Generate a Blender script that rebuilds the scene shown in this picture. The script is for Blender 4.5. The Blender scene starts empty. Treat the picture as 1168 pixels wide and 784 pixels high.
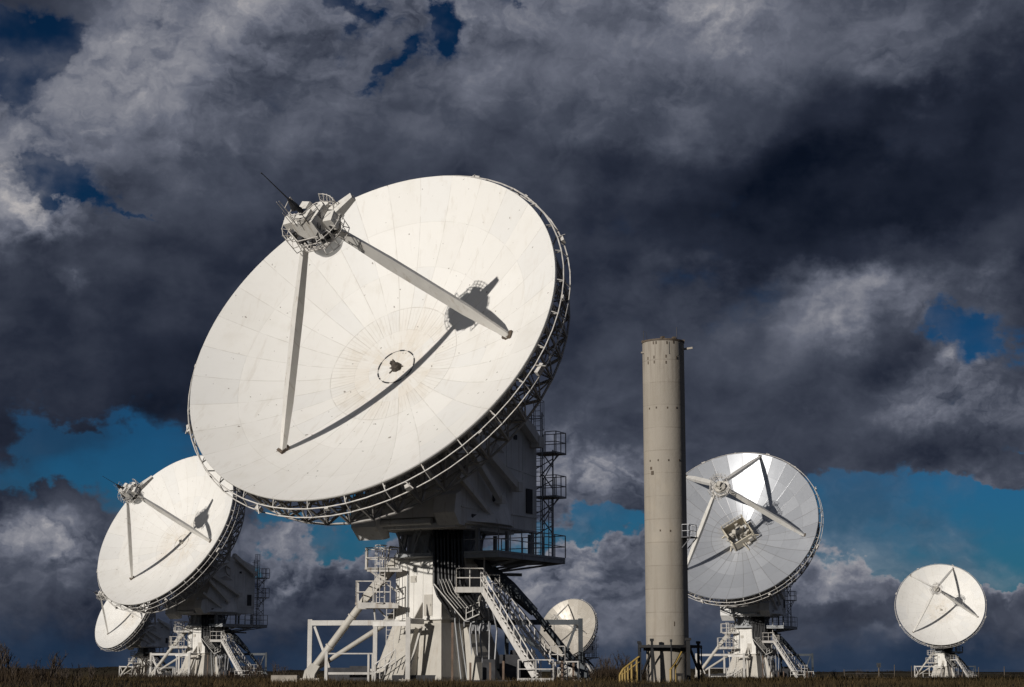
import bpy, math, random
import numpy as np
from mathutils import Vector, Matrix

PI = math.pi
R = math.radians
EYE = 1.7                                   # eye height; all zr(...) heights are relative to the eye
SUN_AZ, SUN_EL = -42.0, 13.0                # sun behind the viewer's left shoulder
scene = bpy.context.scene
COL = scene.collection


# ------------------------------------------------------------------ mesh builder
class MB:
    def __init__(self):
        self.v = []; self.f = []; self.m = []; self.smooth = []
        self.mi = 0

    def add(self, vs, fs, smooth=False):
        b = len(self.v)
        self.v += [tuple(p) for p in vs]
        for f in fs:
            self.f.append(tuple(i + b for i in f)); self.m.append(self.mi); self.smooth.append(smooth)

    def box(self, c, s, M=None):
        x, y, z = s[0] / 2, s[1] / 2, s[2] / 2
        vs = [Vector((sx * x, sy * y, sz * z)) for sz in (-1, 1) for sy in (-1, 1) for sx in (-1, 1)]
        if M is not None: vs = [M @ p for p in vs]
        c = Vector(c)
        self.add([p + c for p in vs], [(0, 2, 3, 1), (4, 5, 7, 6), (0, 1, 5, 4), (2, 6, 7, 3), (0, 4, 6, 2), (1, 3, 7, 5)])

    def tube(self, p, q, r, r2=None, n=6, cap=True):
        p, q = Vector(p), Vector(q)
        d = q - p
        if d.length < 1e-6: return
        r2 = r if r2 is None else r2
        d.normalize()
        u = d.cross(Vector((0, 0, 1)) if abs(d.z) < .95 else Vector((1, 0, 0))).normalized()
        w = d.cross(u)
        vs = []
        for (o, rr) in ((p, r), (q, r2)):
            for k in range(n):
                a = 2 * PI * (k + .5) / n
                vs.append(o + u * (rr * math.cos(a)) + w * (rr * math.sin(a)))
        fs = [(k, (k + 1) % n, n + (k + 1) % n, n + k) for k in range(n)]
        self.add(vs, fs, n > 5)
        if cap: self.add(vs, [tuple(range(n - 1, -1, -1)), tuple(range(n, 2 * n))])

    def path(self, pts, r, n=5):
        for a, b in zip(pts[:-1], pts[1:]): self.tube(a, b, r, n=n)

    def beam(self, p, q, w, h, up=(0, 0, 1), w2=None, h2=None):
        p, q = Vector(p), Vector(q)
        d = (q - p).normalized()
        up = Vector(up)
        s = d.cross(up)
        if s.length < 1e-4: s = d.cross(Vector((1, 0, 0)))
        s.normalize(); t = s.cross(d)
        w2 = w if w2 is None else w2; h2 = h if h2 is None else h2
        vs = []
        for o, a, b in ((p, w, h), (q, w2, h2)):
            for sx, sy in ((-1, -1), (1, -1), (1, 1), (-1, 1)):
                vs.append(o + s * (sx * a / 2) + t * (sy * b / 2))
        self.add(vs, [(3, 2, 1, 0), (4, 5, 6, 7), (0, 1, 5, 4), (1, 2, 6, 5), (2, 3, 7, 6), (3, 0, 4, 7)])

    def spine(self, pts, sizes, up, roll=0.0):                    # a tapered box girder through several stations
        pts = [Vector(p) for p in pts]; up = Vector(up)
        d = (pts[-1] - pts[0]).normalized(); s = d.cross(up).normalized(); t = s.cross(d)
        s, t = s * math.cos(roll) + t * math.sin(roll), t * math.cos(roll) - s * math.sin(roll)
        vs = []
        for o, (a, b) in zip(pts, sizes):
            for sx, sy in ((-1, -1), (1, -1), (1, 1), (-1, 1)): vs.append(o + s * (sx * a / 2) + t * (sy * b / 2))
        fs = [(3, 2, 1, 0), tuple(4 * (len(pts) - 1) + k for k in range(4))]
        for i in range(len(pts) - 1):
            for k in range(4): fs.append((4 * i + k, 4 * i + (k + 1) % 4, 4 * i + 4 + (k + 1) % 4, 4 * i + 4 + k))
        self.add(vs, fs)

    def lathe(self, prof, n=24, rot=0.0, smooth=True, cap0=True, cap1=True, c=(0, 0, 0)):
        vs = []
        for (r, z) in prof:
            for k in range(n):
                a = rot + 2 * PI * k / n
                vs.append((c[0] + r * math.cos(a), c[1] + r * math.sin(a), c[2] + z))
        fs = []
        for i in range(len(prof) - 1):
            for k in range(n):
                fs.append((i * n + k, i * n + (k + 1) % n, (i + 1) * n + (k + 1) % n, (i + 1) * n + k))
        self.add(vs, fs, smooth)
        caps = []
        if cap0: caps.append(tuple(range(n - 1, -1, -1)))
        if cap1: caps.append(tuple(range((len(prof) - 1) * n, len(prof) * n)))
        if caps: self.add(vs, caps)

    def prism(self, poly, x0, x1):                      # polygon in (y, z), extruded along x
        n = len(poly)
        vs = [(x0, y, z) for y, z in poly] + [(x1, y, z) for y, z in poly]
        self.add(vs, [tuple(range(n)), tuple(range(2 * n - 1, n - 1, -1))] + [(k, n + k, n + (k + 1) % n, (k + 1) % n) for k in range(n)])

    def ring(self, r, z, rad, n=64, sides=5, a0=0, a1=2 * PI, c=(0, 0)):
        pts = [(c[0] + r * math.cos(a0 + (a1 - a0) * k / n), c[1] + r * math.sin(a0 + (a1 - a0) * k / n), z) for k in range(n + 1)]
        self.path(pts, rad, sides)

    def rail(self, pts, h=1.1, rows=2, step=1.2, r=.035, up=(0, 0, 1)):
        up = Vector(up)
        pts = [Vector(p) for p in pts]
        for a, b in zip(pts[:-1], pts[1:]):
            n = max(1, round((b - a).length / step))
            for k in range(n + 1):
                p = a.lerp(b, k / n); self.tube(p, p + up * h, r, n=4)
            for j in range(rows):
                self.tube(a + up * (h * (j + 1) / rows), b + up * (h * (j + 1) / rows), r, n=4)

    def stair(self, p0, p1, side, width, n=14, sw=.07, sh=.26):   # flight from top p0 down to p1
        p0, p1, side = Vector(p0), Vector(p1), Vector(side).normalized()
        for s in (-.5, .5):
            o = side * (s * width); self.beam(p0 + o, p1 + o, sw, sh)
        run = Vector((p1.x - p0.x, p1.y - p0.y, 0)).normalized()
        for k in range(n):
            c = p0.lerp(p1, (k + .5) / n)
            M = Matrix((run, side, Vector((0, 0, 1)))).transposed()
            self.box(c, (.26, width - .09, .04), M)

    def stair_rail(self, p0, p1, side, width, h=1.0, n=6, r=.035):
        p0, p1, side = Vector(p0), Vector(p1), Vector(side).normalized()
        up = Vector((0, 0, 1))
        for s in (-.5, .5):
            o = side * (s * width)
            for hh in (h * .5, h): self.tube(p0 + o + up * hh, p1 + o + up * hh, r, n=4)
            for k in range(n + 1):
                c = p0.lerp(p1, k / n) + o; self.tube(c, c + up * h, r, n=4)

    def ladder(self, p0, p1, side, width=.5, step=.35, r=.028, cage=False, out=None):
        p0, p1, side = Vector(p0), Vector(p1), Vector(side).normalized()
        for s in (-.5, .5): self.tube(p0 + side * s * width, p1 + side * s * width, r, n=4)
        L = (p1 - p0).length; n = max(1, int(L / step))
        for k in range(n + 1):
            c = p0.lerp(p1, k / n); self.tube(c - side * width / 2, c + side * width / 2, r * .8, n=4)
        if cage:
            out = Vector(out).normalized(); d = (p1 - p0).normalized()
            m = max(1, int(L / .9))
            cols = [[] for _ in range(7)]
            for k in range(m + 1):
                c = p0.lerp(p1, k / m); pr = None
                for j in range(7):
                    a = PI * j / 6
                    q = c + side * (.38 * math.cos(a)) + out * (.72 * math.sin(a)); cols[j].append(q)
                    if pr is not None: self.tube(pr, q, r * .75, n=4, cap=False)
                    pr = q
            for j in (1, 3, 5): self.path(cols[j], r * .75, 4)

    def mesh(self, name, mats):
        me = bpy.data.meshes.new(name)
        me.from_pydata(self.v, [], self.f)
        for m in mats: me.materials.append(m)
        me.polygons.foreach_set('material_index', self.m)
        me.polygons.foreach_set('use_smooth', self.smooth)
        me.update()
        return me


def link(name, data, parent=None, M=None):
    o = bpy.data.objects.new(name, data)
    COL.objects.link(o)
    if parent is not None: o.parent = parent
    if M is not None: o.matrix_basis = M
    return o


def tag(o, label=None, cat=None, group=None, kind=None):
    if label: o['label'] = label
    if cat: o['category'] = cat
    if group: o['group'] = group
    if kind: o['kind'] = kind
    return o


# ------------------------------------------------------------------ materials
def nt(mat):
    mat.use_nodes = True
    t = mat.node_tree
    return t, t.nodes['Principled BSDF']


class G:                                                # small node-graph helper
    def __init__(self, tree): self.t = tree
    def n(self, typ, **kw):
        x = self.t.nodes.new(typ)
        for k, v in kw.items(): setattr(x, k, v)
        return x
    def put(self, sock, val):
        if isinstance(val, bpy.types.NodeSocket): self.t.links.new(val, sock)
        elif isinstance(val, bpy.types.Node): self.t.links.new(val.outputs[0], sock)
        else: sock.default_value = val
    def math(self, op, *a, clamp=False):
        x = self.n('ShaderNodeMath', operation=op, use_clamp=clamp)
        for i, v in enumerate(a): self.put(x.inputs[i], v)
        return x.outputs[0]
    def vmath(self, op, *a):
        x = self.n('ShaderNodeVectorMath', operation=op)
        for i, v in enumerate(a): self.put(x.inputs[i], v)
        return x.outputs[0]
    def scale(self, v, s):
        x = self.n('ShaderNodeVectorMath', operation='SCALE'); self.put(x.inputs[0], v); self.put(x.inputs['Scale'], s); return x.outputs[0]
    def noise(self, vec, scale, detail=4, rough=.55, out=0):
        x = self.n('ShaderNodeTexNoise'); self.put(x.inputs['Vector'], vec)
        x.inputs['Scale'].default_value = scale; x.inputs['Detail'].default_value = detail; x.inputs['Roughness'].default_value = rough
        return x.outputs[out]
    def ramp(self, fac, stops, interp='LINEAR'):
        x = self.n('ShaderNodeValToRGB'); self.put(x.inputs[0], fac)
        cr = x.color_ramp; cr.interpolation = interp
        while len(cr.elements) < len(stops): cr.elements.new(.5)
        for e, (p, c) in zip(cr.elements, stops):
            e.position = p; e.color = (c[0], c[1], c[2], 1) if not isinstance(c, (int, float)) else (c, c, c, 1)
        return x.outputs[0]
    def mix(self, fac, a, b, blend='MIX'):
        x = self.n('ShaderNodeMix', data_type='RGBA', blend_type=blend)
        self.put(x.inputs['Factor'], fac)
        for s, v in ((x.inputs[6], a), (x.inputs[7], b)):
            if isinstance(v, tuple) and len(v) == 3: v = (*v, 1)
            self.put(s, v)
        return x.outputs[2]
    def smooth(self, v, a, b):
        x = self.n('ShaderNodeMapRange', interpolation_type='SMOOTHSTEP')
        self.put(x.inputs[0], v); self.put(x.inputs[1], a); self.put(x.inputs[2], b)
        return x.outputs[0]
    def coords(self, out='Object'):
        return self.n('ShaderNodeTexCoord').outputs[out]
    def sep(self, v):
        x = self.n('ShaderNodeSeparateXYZ'); self.put(x.inputs[0], v); return x.outputs
    def comb(self, x_, y_, z_):
        x = self.n('ShaderNodeCombineXYZ')
        for i, v in enumerate((x_, y_, z_)): self.put(x.inputs[i], v)
        return x.outputs[0]


def plain(name, col, rough=.6, metal=0.0, var=.12, scale=1.5, bump=0.0, streak=None, streak_amt=.5):
    m = bpy.data.materials.new(name); t, p = nt(m); g = G(t)
    co = g.coords()
    a = g.noise(co, scale, 6, .6)
    dark = tuple(c * (1 - 1.6 * var) for c in col); light = tuple(min(1, c * (1 + var)) for c in col)
    c = g.ramp(a, [(.3, dark), (.7, light)])
    if streak:
        sc = g.vmath('MULTIPLY', co, (3.2, 3.2, .16))
        s = g.smooth(g.noise(sc, 1.0, 6, .62), .52, .75)
        s = g.math('MULTIPLY', s, streak_amt)
        c = g.mix(s, c, streak)
    g.put(p.inputs['Base Color'], c)
    g.put(p.inputs['Roughness'], g.math('ADD', g.math('MULTIPLY', g.noise(co, scale * 2.5, 3), .25), rough - .12))
    p.inputs['Metallic'].default_value = metal
    if bump:
        b = g.n('ShaderNodeBump'); b.inputs['Strength'].default_value = bump; b.inputs['Distance'].default_value = .05
        g.put(b.inputs['Height'], g.noise(co, scale * 6, 5, .6)); t.links.new(b.outputs[0], p.inputs['Normal'])
    return m


def reflector_mat(name, metal, sheen=.38):
    """painted or bare panels: radial and circular joints, each panel a slightly different tone, dirt near the hub"""
    m = bpy.data.materials.new(name); t, p = nt(m); g = G(t)
    co = g.coords(); x, y, z = g.sep(co)
    flat = g.comb(x, y, 0.0)
    ln = g.n('ShaderNodeVectorMath', operation='LENGTH'); g.put(ln.inputs[0], flat); r = ln.outputs['Value']
    th = g.math('ARCTAN2', y, x)
    N = 32.0
    q = g.math('ADD', g.math('MULTIPLY', th, N / (2 * PI)), N)
    fr = g.math('FRACT', q)
    edge = g.math('MINIMUM', fr, g.math('SUBTRACT', 1.0, fr))
    dist = g.math('MULTIPLY', g.math('MULTIPLY', edge, 2 * PI / N), r)          # metres to the nearest radial joint
    wob = g.math('MULTIPLY', g.noise(co, .9, 3), .035)
    seam = g.math('SUBTRACT', 1.0, g.smooth(dist, 0.004, g.math('ADD', wob, .018)))
    seam = g.math('MULTIPLY', seam, g.smooth(r, 2.7, 2.8))
    gi = g.math('FLOOR', q)
    rings = [1.9, 2.85, 4.4, 7.1, 9.9]
    ri = None; rs = None
    for i, rr in enumerate(rings):
        st = g.math('GREATER_THAN', r, rr)
        ri = st if ri is None else g.math('ADD', ri, st)
        d = g.math('ABSOLUTE', g.math('SUBTRACT', r, rr))
        k = g.math('MULTIPLY', g.math('SUBTRACT', 1.0, g.smooth(d, .006, .05 if i == 2 else .035)), (.3, .5, 1.0, .42, .42)[i])
        rs = k if rs is None else g.math('MAXIMUM', rs, k)
    # finer gores inside the 4.4 m ring
    q2 = g.math('FRACT', g.math('MULTIPLY', q, 3.0))
    e2 = g.math('MULTIPLY', g.math('MULTIPLY', g.math('MINIMUM', q2, g.math('SUBTRACT', 1.0, q2)), 2 * PI / (3 * N)), r)
    fine = g.math('MULTIPLY', g.math('SUBTRACT', 1.0, g.smooth(e2, .004, .03)),
                  g.math('MULTIPLY', g.math('LESS_THAN', r, 4.4), g.math('GREATER_THAN', r, 2.85)))
    wn = g.n('ShaderNodeTexWhiteNoise', noise_dimensions='2D')
    g.put(wn.inputs['Vector'], g.comb(gi, g.math('MULTIPLY', ri, 7.31), 0.0))
    tone = wn.outputs['Value']
    hub = g.math('SUBTRACT', 1.0, g.smooth(r, 2.6, 5.2))
    # grime dragged along the gores
    pol = g.comb(g.math('MULTIPLY', th, 9.0), g.math('MULTIPLY', r, .55), 0.0)
    streak = g.smooth(g.noise(pol, 1.6, 6, .62), .48, .78)
    blot = g.smooth(g.noise(co, .55, 6, .6), .5, .8)
    spk = g.smooth(g.noise(co, 3.4, 2, .4), .73, .77)
    breaks = g.smooth(g.noise(co, 1.1, 3), .3, .58)                              # joints come and go
    if metal:
        lo, hi = ((.43, .445, .475), (.50, .515, .545)) if sheen > .3 else ((.46, .42, .36), (.52, .48, .42))
        base = g.mix(tone, lo, hi)
        base = g.mix(g.math('MULTIPLY', blot, .4), base, tuple(c * .8 for c in lo))
        base = g.mix(g.math('MULTIPLY', streak, .25), base, (.33, .34, .36))
        base = g.mix(g.math('MULTIPLY', g.math('MAXIMUM', seam, g.math('MULTIPLY', rs, .7)), .8), base, (.12, .10, .085))
        base = g.mix(g.math('MULTIPLY', hub, g.math('MULTIPLY', blot, .5)), base, (.33, .27, .19))
        p.inputs['Metallic'].default_value = sheen
        g.put(p.inputs['Roughness'], g.math('ADD', g.math('MULTIPLY', tone, .08), g.math('ADD', g.math('MULTIPLY', blot, .14), .33 if sheen > .3 else .38)))
        p.inputs['Anisotropic Rotation'].default_value = .25; p.inputs['Anisotropic'].default_value = .6                              # panels brushed along the gore
        tg = g.n('ShaderNodeTangent', direction_type='RADIAL', axis='Z'); t.links.new(tg.outputs[0], p.inputs['Tangent'])
    else:
        base = g.mix(tone, (.735, .714, .675), (.778, .757, .718))
        base = g.mix(g.math('MULTIPLY', blot, .4), base, (.62, .585, .52))
        wn2 = g.n('ShaderNodeTexWhiteNoise', noise_dimensions='2D'); g.put(wn2.inputs['Vector'], g.comb(g.math('MULTIPLY', gi, 3.7), ri, 0.0))
        base = g.mix(g.math('MULTIPLY', g.math('GREATER_THAN', wn2.outputs['Value'], .84), .28), base, (.655, .655, .65))   # repainted panels
        run = g.smooth(g.noise(g.vmath('MULTIPLY', co, (1.4, .16, 1.0)), 1.6, 6, .62), .56, .72)
        base = g.mix(g.math('MULTIPLY', run, .3), base, (.55, .50, .43))       # rain runs down the bowl
        base = g.mix(g.math('MULTIPLY', streak, g.math('ADD', g.math('MULTIPLY', hub, .55), .10)), base, (.52, .47, .40))
        base = g.mix(g.math('MULTIPLY', hub, g.math('MULTIPLY', g.math('ADD', tone, blot), .34)), base, (.56, .475, .36))
        base = g.mix(g.math('MULTIPLY', g.math('MULTIPLY', g.math('MAXIMUM', seam, rs), breaks), .42), base, (.36, .32, .27))
        base = g.mix(g.math('MULTIPLY', fine, .26), base, (.45, .41, .35))
        base = g.mix(g.math('MULTIPLY', spk, .75), base, (.16, .13, .10))
        p.inputs['Roughness'].default_value = .55
        p.inputs['Specular IOR Level'].default_value = .3
    g.put(p.inputs['Base Color'], base)
    b = g.n('ShaderNodeBump'); b.inputs['Strength'].default_value = .25; b.inputs['Distance'].default_value = .03
    g.put(b.inputs['Height'], g.math('SUBTRACT', g.math('MULTIPLY', tone, .25), g.math('MAXIMUM', seam, rs))); t.links.new(b.outputs[0], p.inputs['Normal'])
    return m


WHITE = plain('white_paint', (.70, .675, .63), .5, var=.07, scale=.8, streak=(.36, .29, .21), streak_amt=.6, bump=.05)
OFFWHITE = plain('weathered_white_paint', (.47, .44, .39), .6, var=.10, scale=.7, streak=(.30, .24, .18), streak_amt=.5, bump=.08)
GANTRY = plain('worn_gantry_paint', (.56, .535, .50), .55, var=.14, scale=1.1, streak=(.24, .17, .11), streak_amt=.65, bump=.08)
GREYP = plain('grey_paint', (.33, .34, .35), .55, var=.12, scale=1.2, streak=(.16, .13, .11), streak_amt=.5)
HOUSE = plain('housing_paint', (.76, .75, .73), .55, var=.12, scale=.5, streak=(.34, .29, .24), streak_amt=.6, bump=.05)
TRUSS = plain('truss_paint', (.42, .40, .38), .55, var=.18, scale=.8, streak=(.16, .11, .08), streak_amt=.45)
RAILP = plain('rail_paint', (.60, .57, .53), .5, var=.2, scale=2, streak=(.28, .19, .13), streak_amt=.5)
DARKRAIL = plain('dark_galvanised_steel', (.30, .30, .31), .5, .3, var=.2, scale=2)
CABLE = plain('black_cable_rubber', (.022, .022, .024), .42, var=.3, scale=2)
DARK = plain('dark_steel', (.045, .045, .05), .55, .2, var=.3, scale=2)
BLACKP = plain('black_gantry_paint', (.012, .012, .013), .6, var=.3, scale=2, streak=(.05, .03, .02), streak_amt=.5)
RUST = plain('rusty_bracket_steel', (.105, .078, .055), .75, var=.35, scale=6, bump=.2)
CONC = plain('pale_concrete', (.36, .32, .27), .85, var=.15, scale=1.4, bump=.25, streak=(.2, .17, .14), streak_amt=.4)
YELLOW = plain('yellow_rail_paint', (.33, .22, .055), .5, var=.15, scale=2)
BROWNPOST = plain('brown_post_paint', (.15, .10, .07), .7, var=.25, scale=2)
WOODP = plain('weathered_fence_timber', (.11, .09, .07), .85, var=.25, scale=3, bump=.3)
SLATE_SHADE = plain('slate_steel_painted_shade', (.055, .065, .075), .5, var=.2, scale=1.5, streak=(.06, .05, .04), streak_amt=.5)  # shade on the right brace and gantry put into the colour; pole box too is slate
FEED = plain('sooty_feed_metal', (.06, .048, .038), .7, var=.35, scale=5, bump=.2)
GREYMETAL = plain('subreflector_grey', (.40, .41, .42), .35, .35, var=.08, scale=1)
CANVAS = plain('beige_weather_cover', (.58, .52, .41), .75, var=.12, scale=.6, bump=.3)
TWIG = plain('dry_twig_bark', (.055, .040, .030), .9, var=.3, scale=5)
REFL_W = reflector_mat('white_reflector_panels', False)
REFL_M = reflector_mat('bare_metal_reflector_panels', True)
REFL_S = reflector_mat('dulled_metal_reflector_panels', True, .16)


def tower_mat():
    m = bpy.data.materials.new('beige_tower_concrete'); t, p = nt(m); g = G(t)
    co = g.coords(); x, y, z = g.sep(co)
    lift = g.math('MULTIPLY', z, 1 / 1.55)
    li = g.math('FLOOR', lift); fr = g.math('FRACT', lift)
    e = g.math('MINIMUM', fr, g.math('SUBTRACT', 1.0, fr))
    joint = g.math('SUBTRACT', 1.0, g.smooth(e, .006, .03))
    wn = g.n('ShaderNodeTexWhiteNoise', noise_dimensions='1D'); g.put(wn.inputs['W'], li)
    c = g.mix(wn.outputs['Value'], (.298, .266, .222), (.325, .291, .245))
    st = g.smooth(g.noise(g.vmath('MULTIPLY', co, (2.6, 2.6, .12)), 1.0, 7, .65), .45, .78)
    c = g.mix(g.math('MULTIPLY', st, .6), c, (.21, .175, .135))
    top = g.math('MULTIPLY', g.smooth(z, 18.0, 22.5), g.smooth(g.noise(g.vmath('MULTIPLY', co, (5.0, 5.0, .25)), 1.0, 6, .65), .42, .7))
    c = g.mix(g.math('MULTIPLY', top, .6), c, (.13, .10, .075))                  # run-off below the rim
    c = g.mix(g.math('MULTIPLY', g.smooth(g.noise(g.vmath('MULTIPLY', co, (.9, .9, .5)), 1.0, 4, .6), .55, .62), .22), c, (.25, .215, .17))   # patched pours
    c = g.mix(g.math('MULTIPLY', g.smooth(g.noise(co, .5, 5), .5, .75), .3), c, (.43, .37, .29))
    c = g.mix(g.math('MULTIPLY', joint, g.math('MULTIPLY', g.smooth(g.noise(co, .7, 3), .35, .6), .4)), c, (.15, .12, .095))
    g.put(p.inputs['Base Color'], c); p.inputs['Roughness'].default_value = .85
    b = g.n('ShaderNodeBump'); b.inputs['Strength'].default_value = .3; b.inputs['Distance'].default_value = .04
    g.put(b.inputs['Height'], g.math('SUBTRACT', g.noise(co, 4, 6, .65), g.math('MULTIPLY', joint, .4))); t.links.new(b.outputs[0], p.inputs['Normal'])
    return m


def ground_mat():
    m = bpy.data.materials.new('winter_heath_ground'); t, p = nt(m); g = G(t)
    co = g.coords()
    a = g.noise(co, .035, 8, .62); b = g.noise(co, .6, 8, .65)
    c = g.ramp(a, [(.32, (.022, .017, .011)), (.5, (.036, .028, .016)), (.68, (.058, .042, .024))])
    c = g.mix(g.math('MULTIPLY', b, .8), c, (.014, .012, .009))
    g.put(p.inputs['Base Color'], c); p.inputs['Roughness'].default_value = .95
    p.inputs['Specular IOR Level'].default_value = .1
    bp = g.n('ShaderNodeBump'); bp.inputs['Strength'].default_value = .8; bp.inputs['Distance'].default_value = .25
    g.put(bp.inputs['Height'], b); t.links.new(bp.outputs[0], p.inputs['Normal'])
    return m


def leaf_mat(name, stops, scale):
    m = bpy.data.materials.new(name); t, p = nt(m); g = G(t)
    co = g.coords()
    c = g.ramp(g.noise(co, scale, 5, .6), stops)
    g.put(p.inputs['Base Color'], c); p.inputs['Roughness'].default_value = .9; p.inputs['Specular IOR Level'].default_value = .1
    return m


TOWER = tower_mat()
GROUND = ground_mat()
GRASS = leaf_mat('dry_grass_blades', [(.3, (.024, .019, .010)), (.48, (.043, .032, .016)), (.6, (.072, .048, .023)), (.75, (.050, .044, .018))], .12)
HEDGE = leaf_mat('far_woodland_foliage', [(.35, (.014, .012, .008)), (.65, (.034, .027, .018))], .05)
SCRUB = leaf_mat('brown_winter_scrub', [(.35, (.018, .013, .010)), (.65, (.050, .035, .022))], .3)


# ------------------------------------------------------------------ sky: Nishita behind a deck of clouds placed by compass bearing and elevation (degrees)
COVER = [(-15.72, 19.19, 2.59, 1.64, 0, -1.7550000000000001), (-14.4, 19.61, 3.0, 1.23, 10, -0.81), (-15.89, 17.37, 2.18, 1.91, 0, -1.7550000000000001), (-14.33, 15.13, 2.86, 1.42, 15, -2.0250000000000004), (-12.83, 14.37, 2.18, 0.87, -25, -1.35), (-11.4, 13.7, 1.23, 0.44, -25, -1.215), (-14.52, 16.43, 1.64, 0.82, 0, -0.54), (-5.4, 20.27, 1.36, 1.23, 0, -1.62), (-2.63, 19.65, 2.05, 1.09, 25, -1.8225000000000002), (-4.52, 18.65, 1.42, 0.82, 35, -1.62), (0.32, 20.67, 1.09, 0.38, 0, -0.675), (13.25, 10.31, 1.15, 1.15, 0, -1.7249999999999999), (14.68, 10.04, 1.8, 1.26, 0, -1.7249999999999999), (14.06, 10.86, 1.09, 0.71, 0, -0.575), (-12.79, 6.66, 6.28, 1.69, -8, -1.5525), (-15.31, 5.33, 3.27, 1.36, 0, -1.265), (-14.08, 6.41, 4.64, 1.64, 0, -0.9199999999999999), (-10.28, 6.51, 3.27, 1.91, 0, -0.8049999999999999), (-11.41, 19.78, 1.64, 0.71, 0, -0.675), (-15.41, 18.44, 2.46, 1.36, 0, -1.08), (-10.36, 5.03, 4.37, 1.36, 0, -0.9199999999999999), (-9.33, 5.99, 3.0, 1.64, 0, -1.15), (-13.99, 4.31, 4.09, 0.93, 0, -0.575), (11.46, 4.75, 6.82, 2.18, -4, -1.6099999999999999), (7.48, 4.67, 4.64, 2.59, 0, -1.38), (14.53, 3.91, 4.64, 1.64, 0, -1.38), (15.41, 6.37, 1.64, 0.55, 0, -0.45999999999999996), (2.34, 4.17, 3.82, 1.5, 0, -1.5525), (-4.72, 4.02, 4.09, 1.64, 0, -1.4375), (-0.65, 3.36, 3.27, 1.64, 0, -0.9199999999999999), (-7.69, 4.4, 2.18, 1.09, 0, -1.035), (1.51, 0.74, 24.56, 1.5, 0, -0.1725), (-14.79, 10.88, 3.27, 1.91, 0, 0.5), (-0.66, 5.52, 5.46, 1.09, 0, 0.2), (-13.3, 3.27, 6.28, 1.42, 0, 1.0), (-13.89, 1.96, 6.55, 1.64, 0, 0.9), (-13.63, 5.05, 3.0, 0.82, -10, 0.9), (-6.58, 2.67, 4.91, 1.64, 0, 1.05), (1.51, 2.29, 4.64, 2.05, 0, 1.0), (5.01, 2.01, 3.27, 1.64, 0, 0.6), (10.08, 2.57, 3.0, 0.93, 0, 0.9), (11.1, 1.98, 5.46, 1.09, 0, 0.35), (14.72, 2.53, 2.73, 1.09, 0, 0.6), (12.98, 3.54, 8.19, 2.18, 0, -0.9199999999999999), (11.08, 1.33, 7.09, 1.64, 0, -0.5175), (-7.9, 2.0, 5.46, 1.91, 0, 0.6), (14.08, 5.36, 2.46, 1.09, -20, 0.5), (-2.27, 2.02, 5.46, 2.18, 0, 0.6), (3.71, 5.51, 3.0, 1.09, 0, 0.4)]
LIGHT = [(-14.8, 13.84, 3.27, 2.32, 0, 0.14), (13.6, 9.26, 1.64, 0.65, -10, 0.135), (-13.47, 11.79, 0.93, 0.65, 0, 0.108), (10.08, 2.73, 2.32, 0.49, 0, 0.099)]
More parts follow.
